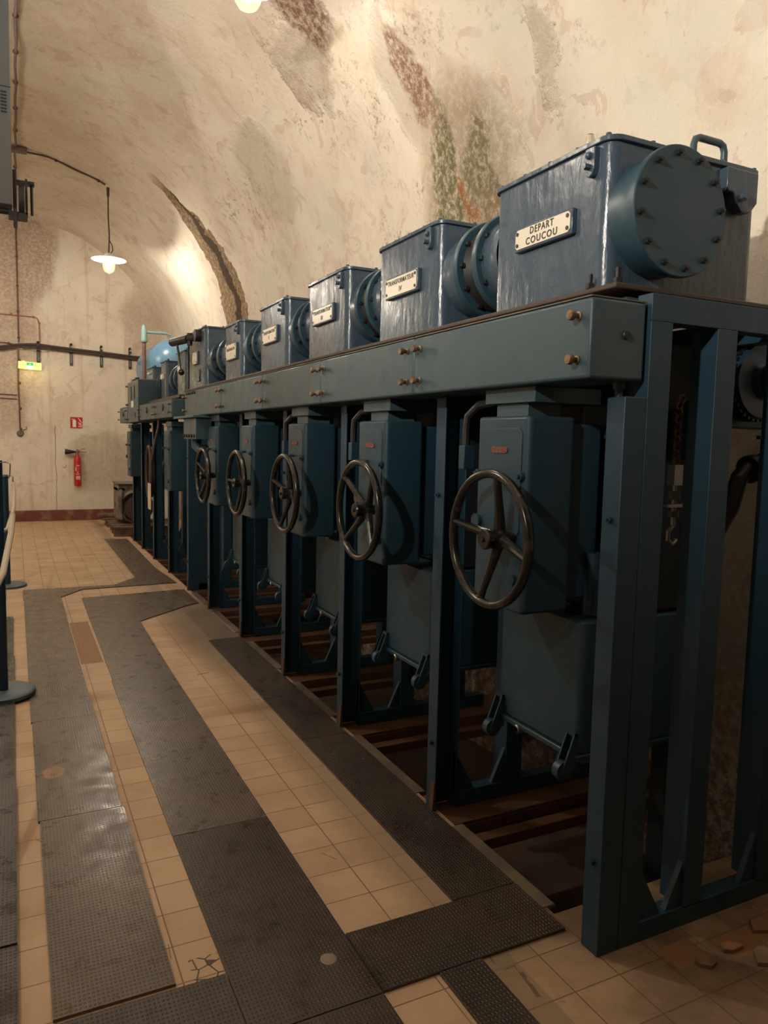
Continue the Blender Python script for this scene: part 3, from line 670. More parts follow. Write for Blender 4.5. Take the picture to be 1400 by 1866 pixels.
# bellows couplings between the boxes
def coupling(y0, y1, label, cx=1.873, cz=2.336, r=0.18, mt=None):
    t = empty('busbar_coupling', (cx, y0, cz), label, 'coupling', 'round bellows couplings between the boxes')
    L = y1-y0; mt = mt or TANKP
    MB().lathe([(r, 0), (r, 0.26*L), (r*0.99, 0.27*L)], (0, 0, 0), (0, 1, 0), 48).build('sleeve', BLUE, t)
    MB().lathe([(r, 0.74*L), (r, L)], (0, 0, 0), (0, 1, 0), 48).build('sleeve', BLUE, t)
    m = MB()
    for a in (0.27, 0.62):
        m.lathe([(r*0.9, a*L), (r+0.022, a*L), (r+0.026, (a+.02)*L), (r+0.026, (a+0.07)*L), (r+0.02, (a+.09)*L), (r*0.9, (a+0.09)*L)], (0, 0, 0), (0, 1, 0), 48)
    m.split('flange_ring', mt, t)
    b = MB()
    for i in range(12):
        a = 2*PI*i/12; x, z = (r+0.002)*math.cos(a), (r+0.002)*math.sin(a)
        b.cyl((x, 0.22*L, z), (x, 0.40*L, z), 0.010, n=6); b.cyl((x, 0.57*L, z), (x, 0.74*L, z), 0.010, n=6)
    b.split('flange_bolt', BLACKM, t)
    MB().lathe([(r*0.86, 0.3*L), (r*0.98, 0.42*L), (r*0.86, 0.52*L), (r*0.98, 0.6*L), (r*0.86, 0.7*L)], (0, 0, 0), (0, 1, 0), 40).build('bellows', BLACKM, t)
BY = [(1.845, 2.47), (2.88, 3.50), (3.89, 4.52), (4.92, 5.545), (6.055, 6.59), (7.345, 8.11)]
CLB = ['biggest bellows coupling, between the DEPART COUCOU and TRANSFORMATEUR IV boxes', 'bellows coupling between the second and third boxes from the camera',
       'bellows coupling between the third and fourth boxes from the camera', 'bellows coupling between the fourth and fifth boxes from the camera', 'bellows coupling beside the box with the black lever']
for i in range(5): coupling(BY[i][1], BY[i+1][0], CLB[i])

# far row boxes
def small_box(y0, y1, z1, label, x0=1.68, x1=0.55, z0=2.055):
    t = empty('small_breaker_box', (x0, y0, z0), label, 'switchgear box', 'slim boxes of the far row')
    L, H = y1-y0, z1-z0
    MB().prism(rounded(0, x1, 0, L, 0.03), 0, H, 'z').build('housing', BLUE, t)
    m = MB(); m.box(-0.01, x1+0.01, -0.01, L+0.01, H, H+0.012)
    for i in range(4): m.cyl((0.03+0.15*i, 0.02, H), (0.03+0.15*i, 0.02, H+0.035), 0.014, n=8)
    m.build('lid', TANKP, t)
    MB().box(-0.03, 0.0, L*0.35, L*0.65, H*0.55, H*0.68).build('lamp_plate', ENAM, t, bevel=0.004)
    return t
small_box(8.29, 8.73, 2.527, 'slim box with a dark end plate, left of the lever box')
small_box(9.42, 9.78, 2.51, 'slim box between the two far bellows')
small_box(10.5, 10.95, 2.52, 'low far box standing on the tall cabinet, right of the brown standpipe', z0=2.352, x0=1.70, x1=0.27)
coupling(8.73, 9.42, 'bellows coupling in the far row, right of the middle slim box', cz=2.28, r=0.17)
coupling(9.78, 10.27, 'farthest bellows coupling, in front of the pale blue tank', cz=2.28, r=0.17)
# tall cabinet of the far row
t = empty('tall_cabinet', (1.47, 10.29, 1.786), 'tall grey-faced cabinet with two slots and a white card, far row', 'cabinet')
MB().box(0, 0.52, 0, 1.0, 0, 0.56).build('cabinet_body', SHEET, t, bevel=0.008)
m = MB(); m.box(-0.006, 0, 0.30, 0.33, 0.31, 0.49); m.box(-0.006, 0, 0.60, 0.63, 0.31, 0.49); m.box(-0.006, 0, 0.25, 0.27, 0.06, 0.13); m.split('slot', DARKP, t)
MB().box(-0.008, 0, 0.38, 0.60, 0.20, 0.29).build('card', PLATE, t, bevel=0.004)
for z in (0.05, 0.25, 0.51): MB().cyl((-0.035, 0.95, z), (0, 0.95, z), 0.015, n=10).build('knob', BRASS, t)
m = MB(); m.cyl((0.10, 0.75, 0.56), (0.10, 0.75, 0.63), 0.05, 0.03, n=10); m.box(0.04, 0.18, 0.70, 0.9, 0.56, 0.60); m.build('top_fitting', BLACKM, t)
# pale blue air tank + pipe
t = empty('air_tank', (2.35, 12.3, 2.30), 'pale blue domed tank standing above the far end of the row', 'tank')
m = MB(); m.lathe([(0.0, -0.28), (0.12, -0.265), (0.24, -0.21), (0.34, -0.12), (0.40, 0.0), (0.42, 0.12), (0.42, 1.4), (0.0, 1.5)], (0, 0, 0.45), (0, 1, 0), 40); m.build('shell', DRUMB, t)
MB().box(-0.3, 0.3, 0.2, 1.2, -0.3, 0.12).build('cradle', POST, t)
t = empty('standpipe', (1.88, 12.45, 2.4), 'brown standpipe with a pale green valve head and elbow to the tank', 'pipe')
MB().cyl((0, 0, -0.35), (0, 0, 0.72), 0.030, n=12).build('riser', PIPEB, t)
MB().lathe([(0.05, 0.68), (0.055, 0.72), (0.045, 0.74), (0.05, 0.86), (0.03, 0.93), (0.0, 0.97)], (0, 0, 0), (0, 0, 1), 14).build('valve_head', VERDI, t)
MB().tube([(0.0, 0, 0.84), (0.34, -0.02, 0.84), (0.42, -0.03, 0.81), (0.47, -0.03, 0.72), (0.47, -0.03, 0.68)], 0.022, 10).build('elbow_pipe', VERDI, t)

# ------------------------------------------------------------------ operating mechanisms with handwheels
def mechanism(y0, label, rot, wheel=True, x=1.50, L=0.30, z0=1.03, z1=1.693, dx=0.20, tagp=True):
    t = empty('operating_mechanism', (x, y0, z0), label, 'control housing', 'control housings with handwheels')
    H = z1-z0
    MB().prism(rounded(0, dx, 0, L, 0.022), 0, H, 'z').build('housing', TANKP, t, bevel=0.010, seg=2)
    MB().box(dx-0.005, dx+0.14, 0.03, L-0.03, 0.03, H-0.02).build('rear_housing', POST, t, bevel=0.01)
    MB().box(0.04, 0.18, 0.06, L-0.06, H, H+0.045).build('neck_bracket', SHEET, t, bevel=0.002)
    MB().box(0.02, 0.30, 0.0, L-0.015, H+0.045, H+0.097).build('top_bracket', SHEET, t, bevel=0.002)
    # door outline and plate
    d = MB(); P = rounded(0.03, L-0.03, 0.26, H-0.04, 0.025)
    d.prism([(p[0], p[1]) for p in P], -0.004, 0.004, 'x'); door = d.build('front_door', TANKP, t, bevel=0.002)
    pb = MB(); pb.prism(rounded(L/2-0.045, L/2+0.045, H-0.125, H-0.103, 0.010, 4), -0.008, -0.004, 'x'); pb.build('maker_badge', REDB, door, smooth=False)
    MB().cyl((-0.035, L/2+0.02, H-0.19), (0, L/2+0.02, H-0.19), 0.008, n=10).build('door_peg', POST, door)
    for yy in (0.025, L-0.025):
        b = MB(); b.cyl((-0.014, yy, H-0.20), (0, yy, H-0.20), 0.015, n=12); b.cyl((-0.024, yy, H-0.20), (0, yy, H-0.20), 0.008, n=8); b.build('door_screw', POST, t)
    b = MB(); b.cyl((-0.02, L-0.03, H-0.37), (0, L-0.03, H-0.37), 0.025, n=16); b.cyl((-0.016, 0.05, H-0.55), (0, 0.05, H-0.55), 0.02, n=12); b.split('boss', POST, t)
    if wheel:
        wy, wz, wx = 0.062, 1.284-z0, -0.10
        w = MB(); w.torus((wx, wy, wz), 0.218, 0.0155, (1, 0, 0), sq=1.1); hw = w.build('handwheel_rim', BLACK, t)
        for i in range(4):
            a = rot+i*PI/2; ca, sa = math.cos(a), math.sin(a)
            p = [(wx+0.040, wy+0.03*ca, wz+0.03*sa), (wx+0.030, wy+0.085*ca, wz+0.085*sa), (wx+0.008, wy+0.175*ca, wz+0.175*sa), (wx, wy+0.212*ca, wz+0.212*sa)]
            MB().tube(p, [0.021, 0.016, 0.013, 0.014], 10).build('spoke', BLACK, hw)
        h = MB(); h.lathe([(0.0, -0.022), (0.030, -0.022), (0.034, -0.017), (0.034, -0.006), (0.030, 0.002), (0.033, 0.022), (0.040, 0.035), (0.036, 0.055), (0.024, 0.07), (0.020, 0.10)], (wx, wy, wz), (1, 0, 0), 28)
        h.build('hub', BLACK, hw)
        h = MB(); h.cyl((wx-0.028, wy, wz), (wx-0.02, wy, wz), 0.009, n=6); h.build('hub_nut', BLACK, hw)
    return t
ML = ['control housing with the largest black handwheel, nearest the camera', 'control housing with the second handwheel from the camera',
      'control housing with the third handwheel from the camera', 'control housing with the fourth handwheel, one spoke level to the left',
      'control housing with the fifth and smallest handwheel, near the cross mat']
ROT = [0.18, 0.75, 0.32, 0.05, 0.5]
for i in range(5): mechanism(1.97+1.045*i, ML[i], ROT[i])
mechanism(8.25, 'control housing with a hanging cable coil, far row', 0, wheel=False, L=0.34, x=1.50, dx=0.28, z0=1.007, z1=1.665)
mechanism(11.30, 'farthest control housing, above the old motor', 0, wheel=False, L=0.34, x=1.50, dx=0.42, z0=1.007, z1=1.665)

# angled junction pieces under the last duct cover of the near row
t = empty('terminal_box', (1.40, 6.48, 1.58), 'small studded terminal box hanging under the last near duct cover', 'terminal box')
MB().box(0, 0.14, 0, 0.52, 0, 0.185).build('box_body', SHEET, t, bevel=0.006)
MB().box(-0.03, 0.19, -0.04, 0.85, 0.187, 0.207).build('ledge', SHEET, t, bevel=0.003)
b = MB()
for i in range(5): b.cyl((-0.012, 0.05+0.105*i, 0.03), (0, 0.05+0.105*i, 0.03), 0.015, n=8)
b.split('stud', BLACKM, t)
MB().tube([(0.07, 0.3, 0.0), (0.07, 0.3, -0.06), (0.09, 0.24, -0.09), (0.2, 0.2, -0.10), (0.3, 0.18, -0.1)], 0.045, 14).build('pipe_outlet', SHEET, t)
b = MB()
for i in range(5): b.cyl((-0.012, 0.95+0.085*i, 0.21), (0, 0.95+0.085*i, 0.21), 0.012, n=8)
b.split('rivet', BLACKM, LASTDUCT)

# ------------------------------------------------------------------ oil tanks
def tank(y0, y1, label, x=1.73, z0=0.527):
    t = empty('oil_tank', (x, y0, z0), label, 'oil tank', 'oil tanks hanging under the row')
    L = y1-y0
    MB().prism(rounded(0, 0.62, 0, L, 0.03), 0.0, 0.47, 'z').build('tank_shell', TANKP, t, bevel=0.008)
    MB().box(-0.012, 0.63, -0.005, L+0.005, -0.022, 0.0).build('bottom_rim', TANKP, t, bevel=0.005)
    for yy in (0.03, L-0.03):
        m = MB()
        m.prism([(yy-0.006-0.02, 0.06), (yy-0.02, 0.07), (yy-0.014, 0.07), (yy-0.014, -0.10), (yy-0.03, -0.10)], -0.055, 0.0, 'x')
        m = MB()
        m.prism([(-0.012, 0.075), (0.0, 0.075), (0.0, -0.05), (-0.05, -0.075), (-0.065, -0.06)], yy-0.022, yy-0.016, 'y')
        m.prism([(-0.012, 0.075), (0.0, 0.075), (0.0, -0.05), (-0.05, -0.075), (-0.065, -0.06)], yy+0.016, yy+0.022, 'y')
        m.box(-0.014, -0.002, yy-0.022, yy+0.022, 0.065, 0.078)
        br = m.build('roller_bracket', TANKP, t)
        MB().cyl((-0.045, yy-0.015, -0.055), (-0.045, yy+0.015, -0.055), 0.034, n=20).build('roller', TANKP, br)
    MB().lathe([(0.014, -0.045), (0.018, -0.04), (0.018, 0.0)], (0.02, L-0.16, -0.022), (1, 0, 0), 10).build('drain_plug', STEEL, t)
    return t
TL = ['oil tank hanging behind the nearest handwheel', 'oil tank hanging behind the second handwheel from the camera', 'oil tank hanging behind the third handwheel from the camera',
      'oil tank hanging behind the fourth handwheel from the camera', 'oil tank hanging behind the fifth handwheel from the camera']
for i in range(5): tank(1.92+1.03*i, 2.41+1.03*i, TL[i])
# dark filler chambers added between tanks and plate to stand in for shade
CHN = ['nearest handwheel', 'second handwheel', 'third handwheel', 'fourth handwheel', 'fifth handwheel']
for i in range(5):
    t = empty('filler_chamber', (1.88, 1.93+1.03*i, 1.005), 'dark filler chamber added to deepen the shade behind the %s housing' % CHN[i], 'breaker chamber', 'dark chambers behind the housings')
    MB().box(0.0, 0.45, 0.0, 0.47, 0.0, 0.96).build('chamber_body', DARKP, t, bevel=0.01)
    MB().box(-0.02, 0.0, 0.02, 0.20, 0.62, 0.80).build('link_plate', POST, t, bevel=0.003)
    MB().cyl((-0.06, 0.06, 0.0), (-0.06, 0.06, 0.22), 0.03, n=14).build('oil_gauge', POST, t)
o = MB().box(2.57, 2.60, 7.1, 12.2, -0.45, 1.95).build('shade_sheet', DARKP, bevel=0.004); tag(o, 'dark sheet added to stand in for the shade behind the far row posts', 'screen')  # near-black sheet added to cover the lit wall and read as shade
# flexible conduits
for i in range(3):
    y = 2.36+1.045*i
    t = empty('flexible_conduit', (1.53, y, 1.60), 'black conduit bend beside the %s handwheel housing' % ['nearest', 'second', 'third'][i], 'conduit', 'conduit bends by the housings')
    MB().tube([(0.0, 0.03, -0.02), (0.0, 0.03, 0.05), (0.0, 0.02, 0.10), (0.02, -0.02, 0.14), (0.04, -0.10, 0.15)], 0.016, 10).build('bend', BLACKM, t)
    MB().box(-0.02, 0.03, 0.01, 0.05, -0.10, -0.01).build('clamp_block', POST, t, bevel=0.003)

# ------------------------------------------------------------------ floor rails and kerb over the pit
RL = ['near portal frame', 'post between the two nearest handwheels', 'post beyond the second handwheel', 'post beyond the third handwheel', 'post beyond the fourth handwheel', 'thin-edged post', 'broad flat-faced post', 'housing with the cable coil', 'hanging cream tag', 'post left of the cream tag', 'farthest post']
for i, y in enumerate(FY):
    m = MB(); w0, w1 = y-0.12, y+0.16
    m.box(1.56, 2.95, w0, w1, -0.018, -0.004); m.box(1.62, 2.95, w0, w0+0.02, -0.09, -0.018); m.box(1.62, 2.95, w1-0.02, w1, -0.09, -0.018)
    m.box(1.60, 2.95, w0-0.09, w0-0.03, -0.10, -0.05)
    if i == 0: w0 = 1.89
    o = m.build('floor_rail', RUSTY, bevel=0.004)
    tag(o, 'rusty floor rail under the ' + RL[i], 'rail', 'rusty rails across the pit')
for i in range(6):
    y0 = FY[i]+0.18 if i else 1.92
    y1 = FY[i+1]-0.14
    o = MB().prism([(1.585, -0.01), (1.665, -0.01), (1.655, 0.004), (1.595, 0.004)], y0, y1, 'y').build('pit_kerb', KERB, bevel=0.002)
    tag(o, 'worn steel kerb channel along the pit below the ' + ['nearest handwheel', 'second handwheel', 'third handwheel', 'fourth handwheel', 'fifth handwheel', 'last near duct cover'][i], 'kerb', 'kerb channels along the pit')

# ------------------------------------------------------------------ rubber mats
def rmat(pts, th, m_, label, z0=0.0):
    o = MB().prism(pts, z0, z0+th, 'z').build('rubber_mat', m_, smooth=False)
    tag(o, label, 'mat', 'studded rubber mats on the floor')
def rc(x0, x1, y0, y1): return [(x0, y0), (x1, y0), (x1, y1), (x0, y1)]
g_ = 0.004
rmat(rc(0.058, 0.386, 2.075, 3.24-g_), 0.010, RUB1, 'glossiest narrow mat with the long lamp glare, left of the thin tile strip')
rmat(rc(0.052, 0.380, 3.24, 4.42-g_), 0.010, RUB1, 'narrow mat with an orange-brown stain, left of the thin tile strip')
rmat(rc(0.046, 0.374, 4.42, 7.83), 0.010, RUB1, 'long worn mat left of the missing tiles')
rmat([(0.042, 7.834), (0.37, 7.834), (0.60, 8.17), (1.56, 8.20), (1.50, 9.2), (1.19, 8.67), (0.93, 8.30), (0.042, 8.31)], 0.010, RUB1, 'bent mat crossing the aisle at the edge of the far tiles')
rmat([(1.19, 8.68), (1.50, 9.21), (1.53, 12.0), (1.206, 12.08)], 0.010, RUB1, 'long dark mat in front of the far row')
rmat(rc(0.532, 0.921, 2.9, 5.0), 0.010, RUB1, 'wide glittering mat between the two tile strips, middle one')
rmat([(0.54, 5.004), (0.921, 5.004), (0.937, 6.57), (1.41, 7.02), (1.56, 7.12), (1.56, 7.81), (0.555, 7.72)], 0.010, RUB1, 'L-shaped mat turning towards the broad blue post')
rmat(rc(0.532, 0.921, 1.79, 2.896), 0.010, RUB2, 'wide brown mat with one pale spot, beside the double tile strip')
rmat(rc(-0.02, 1.108, -0.5, 0.9), 0.010, RUB2, 'mat under the camera at the bottom edge')
rmat(rc(0.532, 0.921, 0.905, 1.785), 0.010, RUB2, 'dark mat left of the small near tile patch')
rmat(rc(0.062, 0.528, 0.905, 2.055), 0.010, RUB2, 'brown mat below the cracked corner tile')
rmat(rc(0.926, 1.596, 1.795, 2.072), 0.010, RUB2, 'dark cross mat between the double tile strip and the near tile patch')
rmat(rc(1.336, 1.596, 2.078, 3.6), 0.009, RUB2, 'dark strip mat along the pit by the two nearest handwheels')
rmat(rc(1.336, 1.596, 3.605, 5.75), 0.009, RUB2, 'worn strip mat along the pit by the third and fourth handwheels')
rmat(rc(1.112, 1.262, 0.905, 1.79), 0.010, RUB2, 'slim dark mat between the near tile patch and the bare tiles')
rmat(rc(-0.75, -0.026, 0.4, 2.43), 0.022, RUB3, 'raised black mat at the lower left corner')
rmat(rc(-0.75, -0.028, 2.436, 3.62), 0.026, RUB3, 'raised black mat at the left edge, lit by glare')
rmat(rc(-0.75, -0.034, 3.625, 5.8), 0.018, RUB3, 'raised mat under the nearest rope post')
rmat(rc(-0.75, -0.045, 5.805, 7.09), 0.018, RUB3, 'last raised mat at the left edge, before the second rope post')
o = MB().lathe([(0.026, 0.0), (0.022, 0.0018), (0.0, 0.002)], (0.83, 1.985, 0.010), (0, 0, 1), 20).build('pale_spot', PALE); tag(o, 'small pale round spot stuck on the wide brown mat', 'spot')
# broken tile pieces at the right
for i, (x, y, s) in enumerate([(1.90, 1.485, 0.05), (2.03, 1.50, 0.045), (2.25, 1.53, 0.09), (2.14, 1.42, 0.10)]):
    m = MB(); P = [(x+s*random.uniform(.7, 1.2)*math.cos(a), y+s*0.6*random.uniform(.7, 1.2)*math.sin(a)) for a in (0.3, 1.3, 2.4, 3.3, 4.4, 5.4)]
    m.prism(P, 0.0, 0.014); o = m.build('broken_tile', TILE, bevel=0.002)
    tag(o, ['small broken tile nearest the portal frame', 'small broken tile right of the first broken piece', 'large broken tile lying by the right edge', 'flat broken tile slab at the lower right'][i], 'tile fragment', 'broken tile pieces')

# ------------------------------------------------------------------ fittings seen through the near portal frame
t = empty('drive_drum', (2.475, 1.86, 1.85), 'black ribbed drum with a dark hub at the right edge behind the portal frame', 'drum')
MB().lathe([(0.0, -0.02), (0.06, -0.02), (0.07, 0.0), (0.135, 0.0), (0.14, 0.012), (0.14, 0.06), (0.0, 0.06)], (0, 0, 0), (0, 1, 0), 40).build('drum', NAVY, t)
m = MB()
for i in range(36):
    a = 2*PI*i/36; m.box(-0.006, 0.006, 0.014, 0.06, 0.14, 0.150, Matrix.Rotation(a, 4, 'Y'))
m.build('rib_ring', BLACKM, t)
MB().lathe([(0.0, -0.07), (0.05, -0.07), (0.062, -0.05), (0.07, -0.018)], (0.02, 0, 0), (0, 1, 0), 24).build('hub', BLACKM, t)
MB().box(-0.20, 0.3, 0.08, 0.25, -0.17, 0.13).build('drum_bracket', POST, t, bevel=0.004)
t = empty('drain_valve', (2.44, 1.80, 1.55), 'black iron valve with a small bar handle at the right edge behind the portal frame', 'valve')
MB().lathe([(0.0, -0.10), (0.05, -0.10), (0.05, -0.07), (0.035, -0.06), (0.045, 0.0), (0.035, 0.06), (0.05, 0.07), (0.05, 0.12), (0, 0.12)], (0, 0, 0), (1, 0, 0.25), 20).build('valve_body', BLACKM, t)
m = MB(); m.cyl((0.0, 0, 0), (0.0, 0, 0.085), 0.022, 0.014); m.box(-0.055, 0.07, -0.008, 0.008, 0.085, 0.098); m.build('bar_handle', BLACKM, t)
MB().tube([(-0.1, 0, -0.02), (-0.14, 0.0, -0.05), (-0.15, 0.02, -0.16), (-0.15, 0.1, -0.3)], 0.03, 12).build('drain_pipe', BLACKM, t)
t = empty('rear_post', (2.40, 2.13, 0.0), 'dark steel post in shadow behind the portal frame at the right', 'post')
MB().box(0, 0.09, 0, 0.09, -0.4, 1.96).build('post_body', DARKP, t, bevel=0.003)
MB().box(-0.01, 0.14, -0.012, 0.0, 1.60, 1.70).build('clamp_plate', POST, t, bevel=0.003)

# chain with turnbuckle
t = empty('lifting_chain', (2.04, 1.85, 1.53), 'steel chain ending in a turnbuckle, behind the portal frame', 'chain')
m = MB(); z = 0.0
for i in range(9):
    ax = (1, 0, 0) if i % 2 else (0, 1, 0)
    m.torus((0, 0, 0.02+i*0.024), 0.013, 0.0045, ax, 14, 6)
for i in range(4): m.torus((0.01+i*0.022, 0, 0.235+i*0.02), 0.013, 0.0045, (1, 0, -1) if i % 2 else (0, 1, 0), 14, 6)
m.build('chain_links', RUSTY, t)
m = MB(); m.box(-0.02, 0.02, -0.015, 0.015, -0.06, 0.01); m.cyl((0, 0, -0.2), (0, 0, -0.06), 0.010, n=8); m.cyl((0, 0, -0.11), (0, 0, -0.08), 0.022, n=6); m.cyl((0, 0, -0.17), (0, 0, -0.15), 0.02, n=6)
m.box(-0.05, 0.06, -0.02, 0.02, -0.135, -0.125); m.build('turnbuckle', STEEL, t)
m = MB(); m.tube([(0, 0, -0.2), (-0.02, 0, -0.22), (-0.02, 0, -0.25), (0.0, 0, -0.265), (0.02, 0, -0.25)], 0.009, 8); m.build('hook', STEEL, t)
t = empty('pulley_wheel', (2.09, 1.85, 1.66), 'half-hidden pulley disc beside the chain behind the portal frame', 'pulley')
MB().lathe([(0.0, 0.0), (0.10, 0.0), (0.105, 0.01), (0.09, 0.02), (0.105, 0.03), (0.1, 0.04), (0.0, 0.04)], (0, 0, 0), (1, 0, 0), 32).build('disc', POST, t)
MB().box(0.0, 0.05, -0.03, -0.01, -0.05, 0.09).build('guard_plate', SHEET, t)

# ------------------------------------------------------------------ cable coil and tag on the far housing
t = empty('cable_coil', (1.40, 9.0, 1.45), 'grey-black cable coil hanging in front of the far row posts', 'cable')
m = MB()
m.tube([(0.03*math.cos(a)*0, 0.16*math.cos(a), -0.27+0.30*math.sin(a)) for a in [2*PI*i/24 for i in range(25)]], 0.018, 8)
m.tube([(0.03, 0.14*math.cos(a), -0.27+0.28*math.sin(a)) for a in [2*PI*i/24 for i in range(25)]], 0.016, 8)
m.build('coil', CABLE, t)
MB().tube([(0.0, -0.14, -0.2), (0.04, -0.2, 0.1), (0.08, -0.18, 0.25), (0.1, -0.1, 0.33)], 0.014, 8).build('tail', CABLE, t)
t = empty('paper_tag', (1.38, 8.85, 0.76), 'long cream tag hanging below the cable coil', 'tag')
MB().prism(rounded(-0.09, 0.09, 0.0, 0.30, 0.015), -0.004, 0.004, 'x').build('card', CARD, t)
MB().tube([(0, 0, 0.28), (0.005, 0.02, 0.40), (0.01, 0.05, 0.46)], 0.004, 6).build('string', CABLE, t)

# ------------------------------------------------------------------ old motor on a pallet
t = empty('wooden_pallet', (1.38, 12.3, 0.0), 'rough pallet of dark planks by the end wall', 'pallet')
for k, (yy, z) in enumerate(((0.0, 0.07), (0.28, 0.07), (0.56, 0.07), (0.84, 0.07))):
    MB().box(0.0, 1.0, yy, yy+0.20, z+0.06, z+0.09).build('plank', WOOD, t, bevel=0.003)
for yy in (0.02, 0.5, 0.95): MB().box(0.05*yy, 0.95, yy, yy+0.09, 0.0, 0.13).build('bearer', WOOD, t, bevel=0.003)
t = empty('wooden_block', (1.30, 13.55, 0.0), 'short stack of planks leaning past the pallet towards the wall', 'planks')
m = MB(); m.box(0.0, 0.7, 0.3, 0.7, 0.16, 0.20); m.box(0.05, 0.7, 0.2, 0.6, 0.11, 0.15); m.box(0.12, 0.7, 0.1, 0.5, 0.0, 0.10); m.build('planks', WOOD, t, bevel=0.004)
t = empty('old_motor', (1.47, 12.75, 0.11), 'stripped grey electric motor sitting on the pallet', 'motor')
MB().lathe([(0.24, 0.0), (0.28, 0.02), (0.28, 0.12), (0.22, 0.12), (0.22, 0.0)], (0.30, -0.05, 0.33), (0, 1, 0), 32).build('end_ring', GREYM, t)
m = MB(); m.box(0.02, 0.16, 0.0, 0.6, 0.10, 0.66); m.box(0.02, 0.60, 0.0, 0.6, 0.56, 0.70); m.box(0.04, 0.1, -0.06, 0.5, 0.1, 0.62); m.build('frame', GREYM, t, bevel=0.03)
MB().cyl((0.34, -0.03, 0.30), (0.34, 0.55, 0.30), 0.22, n=28).build('rotor', COPPER, t)
MB().box(0.0, 0.62, -0.05, 0.55, 0.70, 0.715).build('top_plate', GREYM, t)

# ------------------------------------------------------------------ end wall fittings
YW = YE
t = empty('exit_sign', (0.28, YW-0.03, 2.81), 'pale yellow lit exit box sign with a green running figure', 'sign')
MB().box(-0.19, 0.19, -0.05, 0.03, -0.065, 0.065, Matrix.Rotation(0.04, 4, 'Y')).build('sign_box', YEL, t, bevel=0.004)
m = MB(); m.box(-0.055, 0.055, -0.053, -0.05, 0.0, 0.05, Matrix.Rotation(0.04, 4, 'Y')); m.build('pictogram', GREEN, t)
m = MB(); m.sphere((0.005, -0.055, 0.038), 0.006, n=8); m.box(-0.006, 0.008, -0.056, -0.053, 0.01, 0.032); m.box(-0.02, 0.02, -0.056, -0.053, 0.022, 0.027); m.build('running_figure', WHITE, t)
m = MB(); m.box(-0.115, -0.107, -0.053, -0.05, 0.0, 0.05); m.box(0.085, 0.095, -0.053, -0.05, -0.005, 0.05); m.box(0.06, 0.09, -0.053, -0.05, 0.0, 0.006); m.build('arrow_mark', GREEN, t)
MB().box(-0.04, 0.035, -0.06, -0.05, -0.06, -0.012).build('sign_lamp', SIGNLT, t, bevel=0.01)
MB().box(-0.13, -0.08, -0.03, 0.0, 0.06, 0.085).build('fixing_tab', YEL, t)
ld = bpy.data.lights.new('sign_light', 'POINT'); ld.energy = 2.0; ld.color = (1.0, 0.86, 0.35); ld.shadow_soft_size = 0.06
lo = bpy.data.objects.new('sign_light', ld); C.objects.link(lo); lo.parent = t; lo.location = (0, -0.20, -0.16)

t = empty('fire_extinguisher_sign', (1.04, YW, 1.82), 'square red sign with white extinguisher and flames', 'sign')
MB().box(-0.105, 0.105, -0.012, 0, -0.10, 0.10).build('sign_plate', REDM, t)
m = MB(); m.box(-0.065, -0.005, -0.0135, -0.012, -0.085, 0.045); m.box(-0.045, -0.025, -0.0135, -0.012, 0.045, 0.065); m.box(-0.085, -0.03, -0.0135, -0.012, 0.055, 0.068); m.build('extinguisher_picture', WHITE, t)
m = MB()
for (x, z, a) in ((0.055, 0.055, 0.9), (0.075, 0.02, 0.8), (0.06, -0.015, 0.5), (0.07, -0.045, 0.4), (0.065, -0.075, 0.15)):
    m.box(-0.035, 0.035, -0.0135, -0.012, -0.006, 0.006, Matrix.Translation((x, 0, z)) @ Matrix.Rotation(a, 4, 'Y'))
m.build('flame_picture', WHITE, t)

t = empty('fire_extinguisher', (1.04, YW-0.10, 0.64), 'red extinguisher with a black horn hanging on the end wall', 'fire extinguisher')
MB().lathe([(0.0, 0.0), (0.05, 0.005), (0.062, 0.03), (0.064, 0.06), (0.064, 0.48), (0.055, 0.54), (0.032, 0.575), (0.022, 0.59), (0.022, 0.61)], (0, 0, 0), (0, 0, 1), 28).build('cylinder', REDM, t)
m = MB(); m.box(-0.035, 0.04, -0.0665, -0.060, 0.13, 0.20); m.box(-0.035, 0.03, -0.0665, -0.060, 0.22, 0.24); m.box(-0.012, 0.012, -0.0665, -0.060, 0.25, 0.28); m.box(-0.045, -0.02, -0.0665, -0.055, 0.29, 0.36); m.box(0.0, 0.035, -0.0665, -0.060, 0.30, 0.305); m.box(0.0, 0.035, -0.0665, -0.060, 0.325, 0.33); m.box(0.0, 0.035, -0.0665, -0.060, 0.345, 0.35); m.box(-0.03, 0.03, -0.0665, -0.060, 0.375, 0.40)
m.build('instruction_label', mat('pink_worn_label', (0.62, 0.36, 0.32), 0.5), t)
m = MB(); m.cyl((0, 0, 0.60), (0, 0, 0.66), 0.026, 0.02, n=12); m.cyl((-0.06, 0, 0.64), (0.05, 0, 0.64), 0.014, n=10); m.sphere((0, 0, 0.67), 0.022); m.build('valve', BRASS, t)
m = MB(); m.tube([(0.02, 0, 0.66), (0.08, 0, 0.64), (0.16, 0, 0.635)], 0.007, 8); m.tube([(0.02, 0, 0.67), (0.08, 0, 0.69), (0.15, 0, 0.70)], 0.005, 8); m.build('squeeze_handle', BRASS, t)
MB().lathe([(0.05, -0.17), (0.052, -0.16), (0.03, -0.05), (0.018, 0.0), (0.012, 0.03)], (-0.04, 0, 0.64), (1, 0, 0.0), 20).build('discharge_horn', BLACKM, t)
MB().box(-0.03, 0.03, 0.05, 0.10, 0.40, 0.5).build('wall_bracket', BLACKM, t)

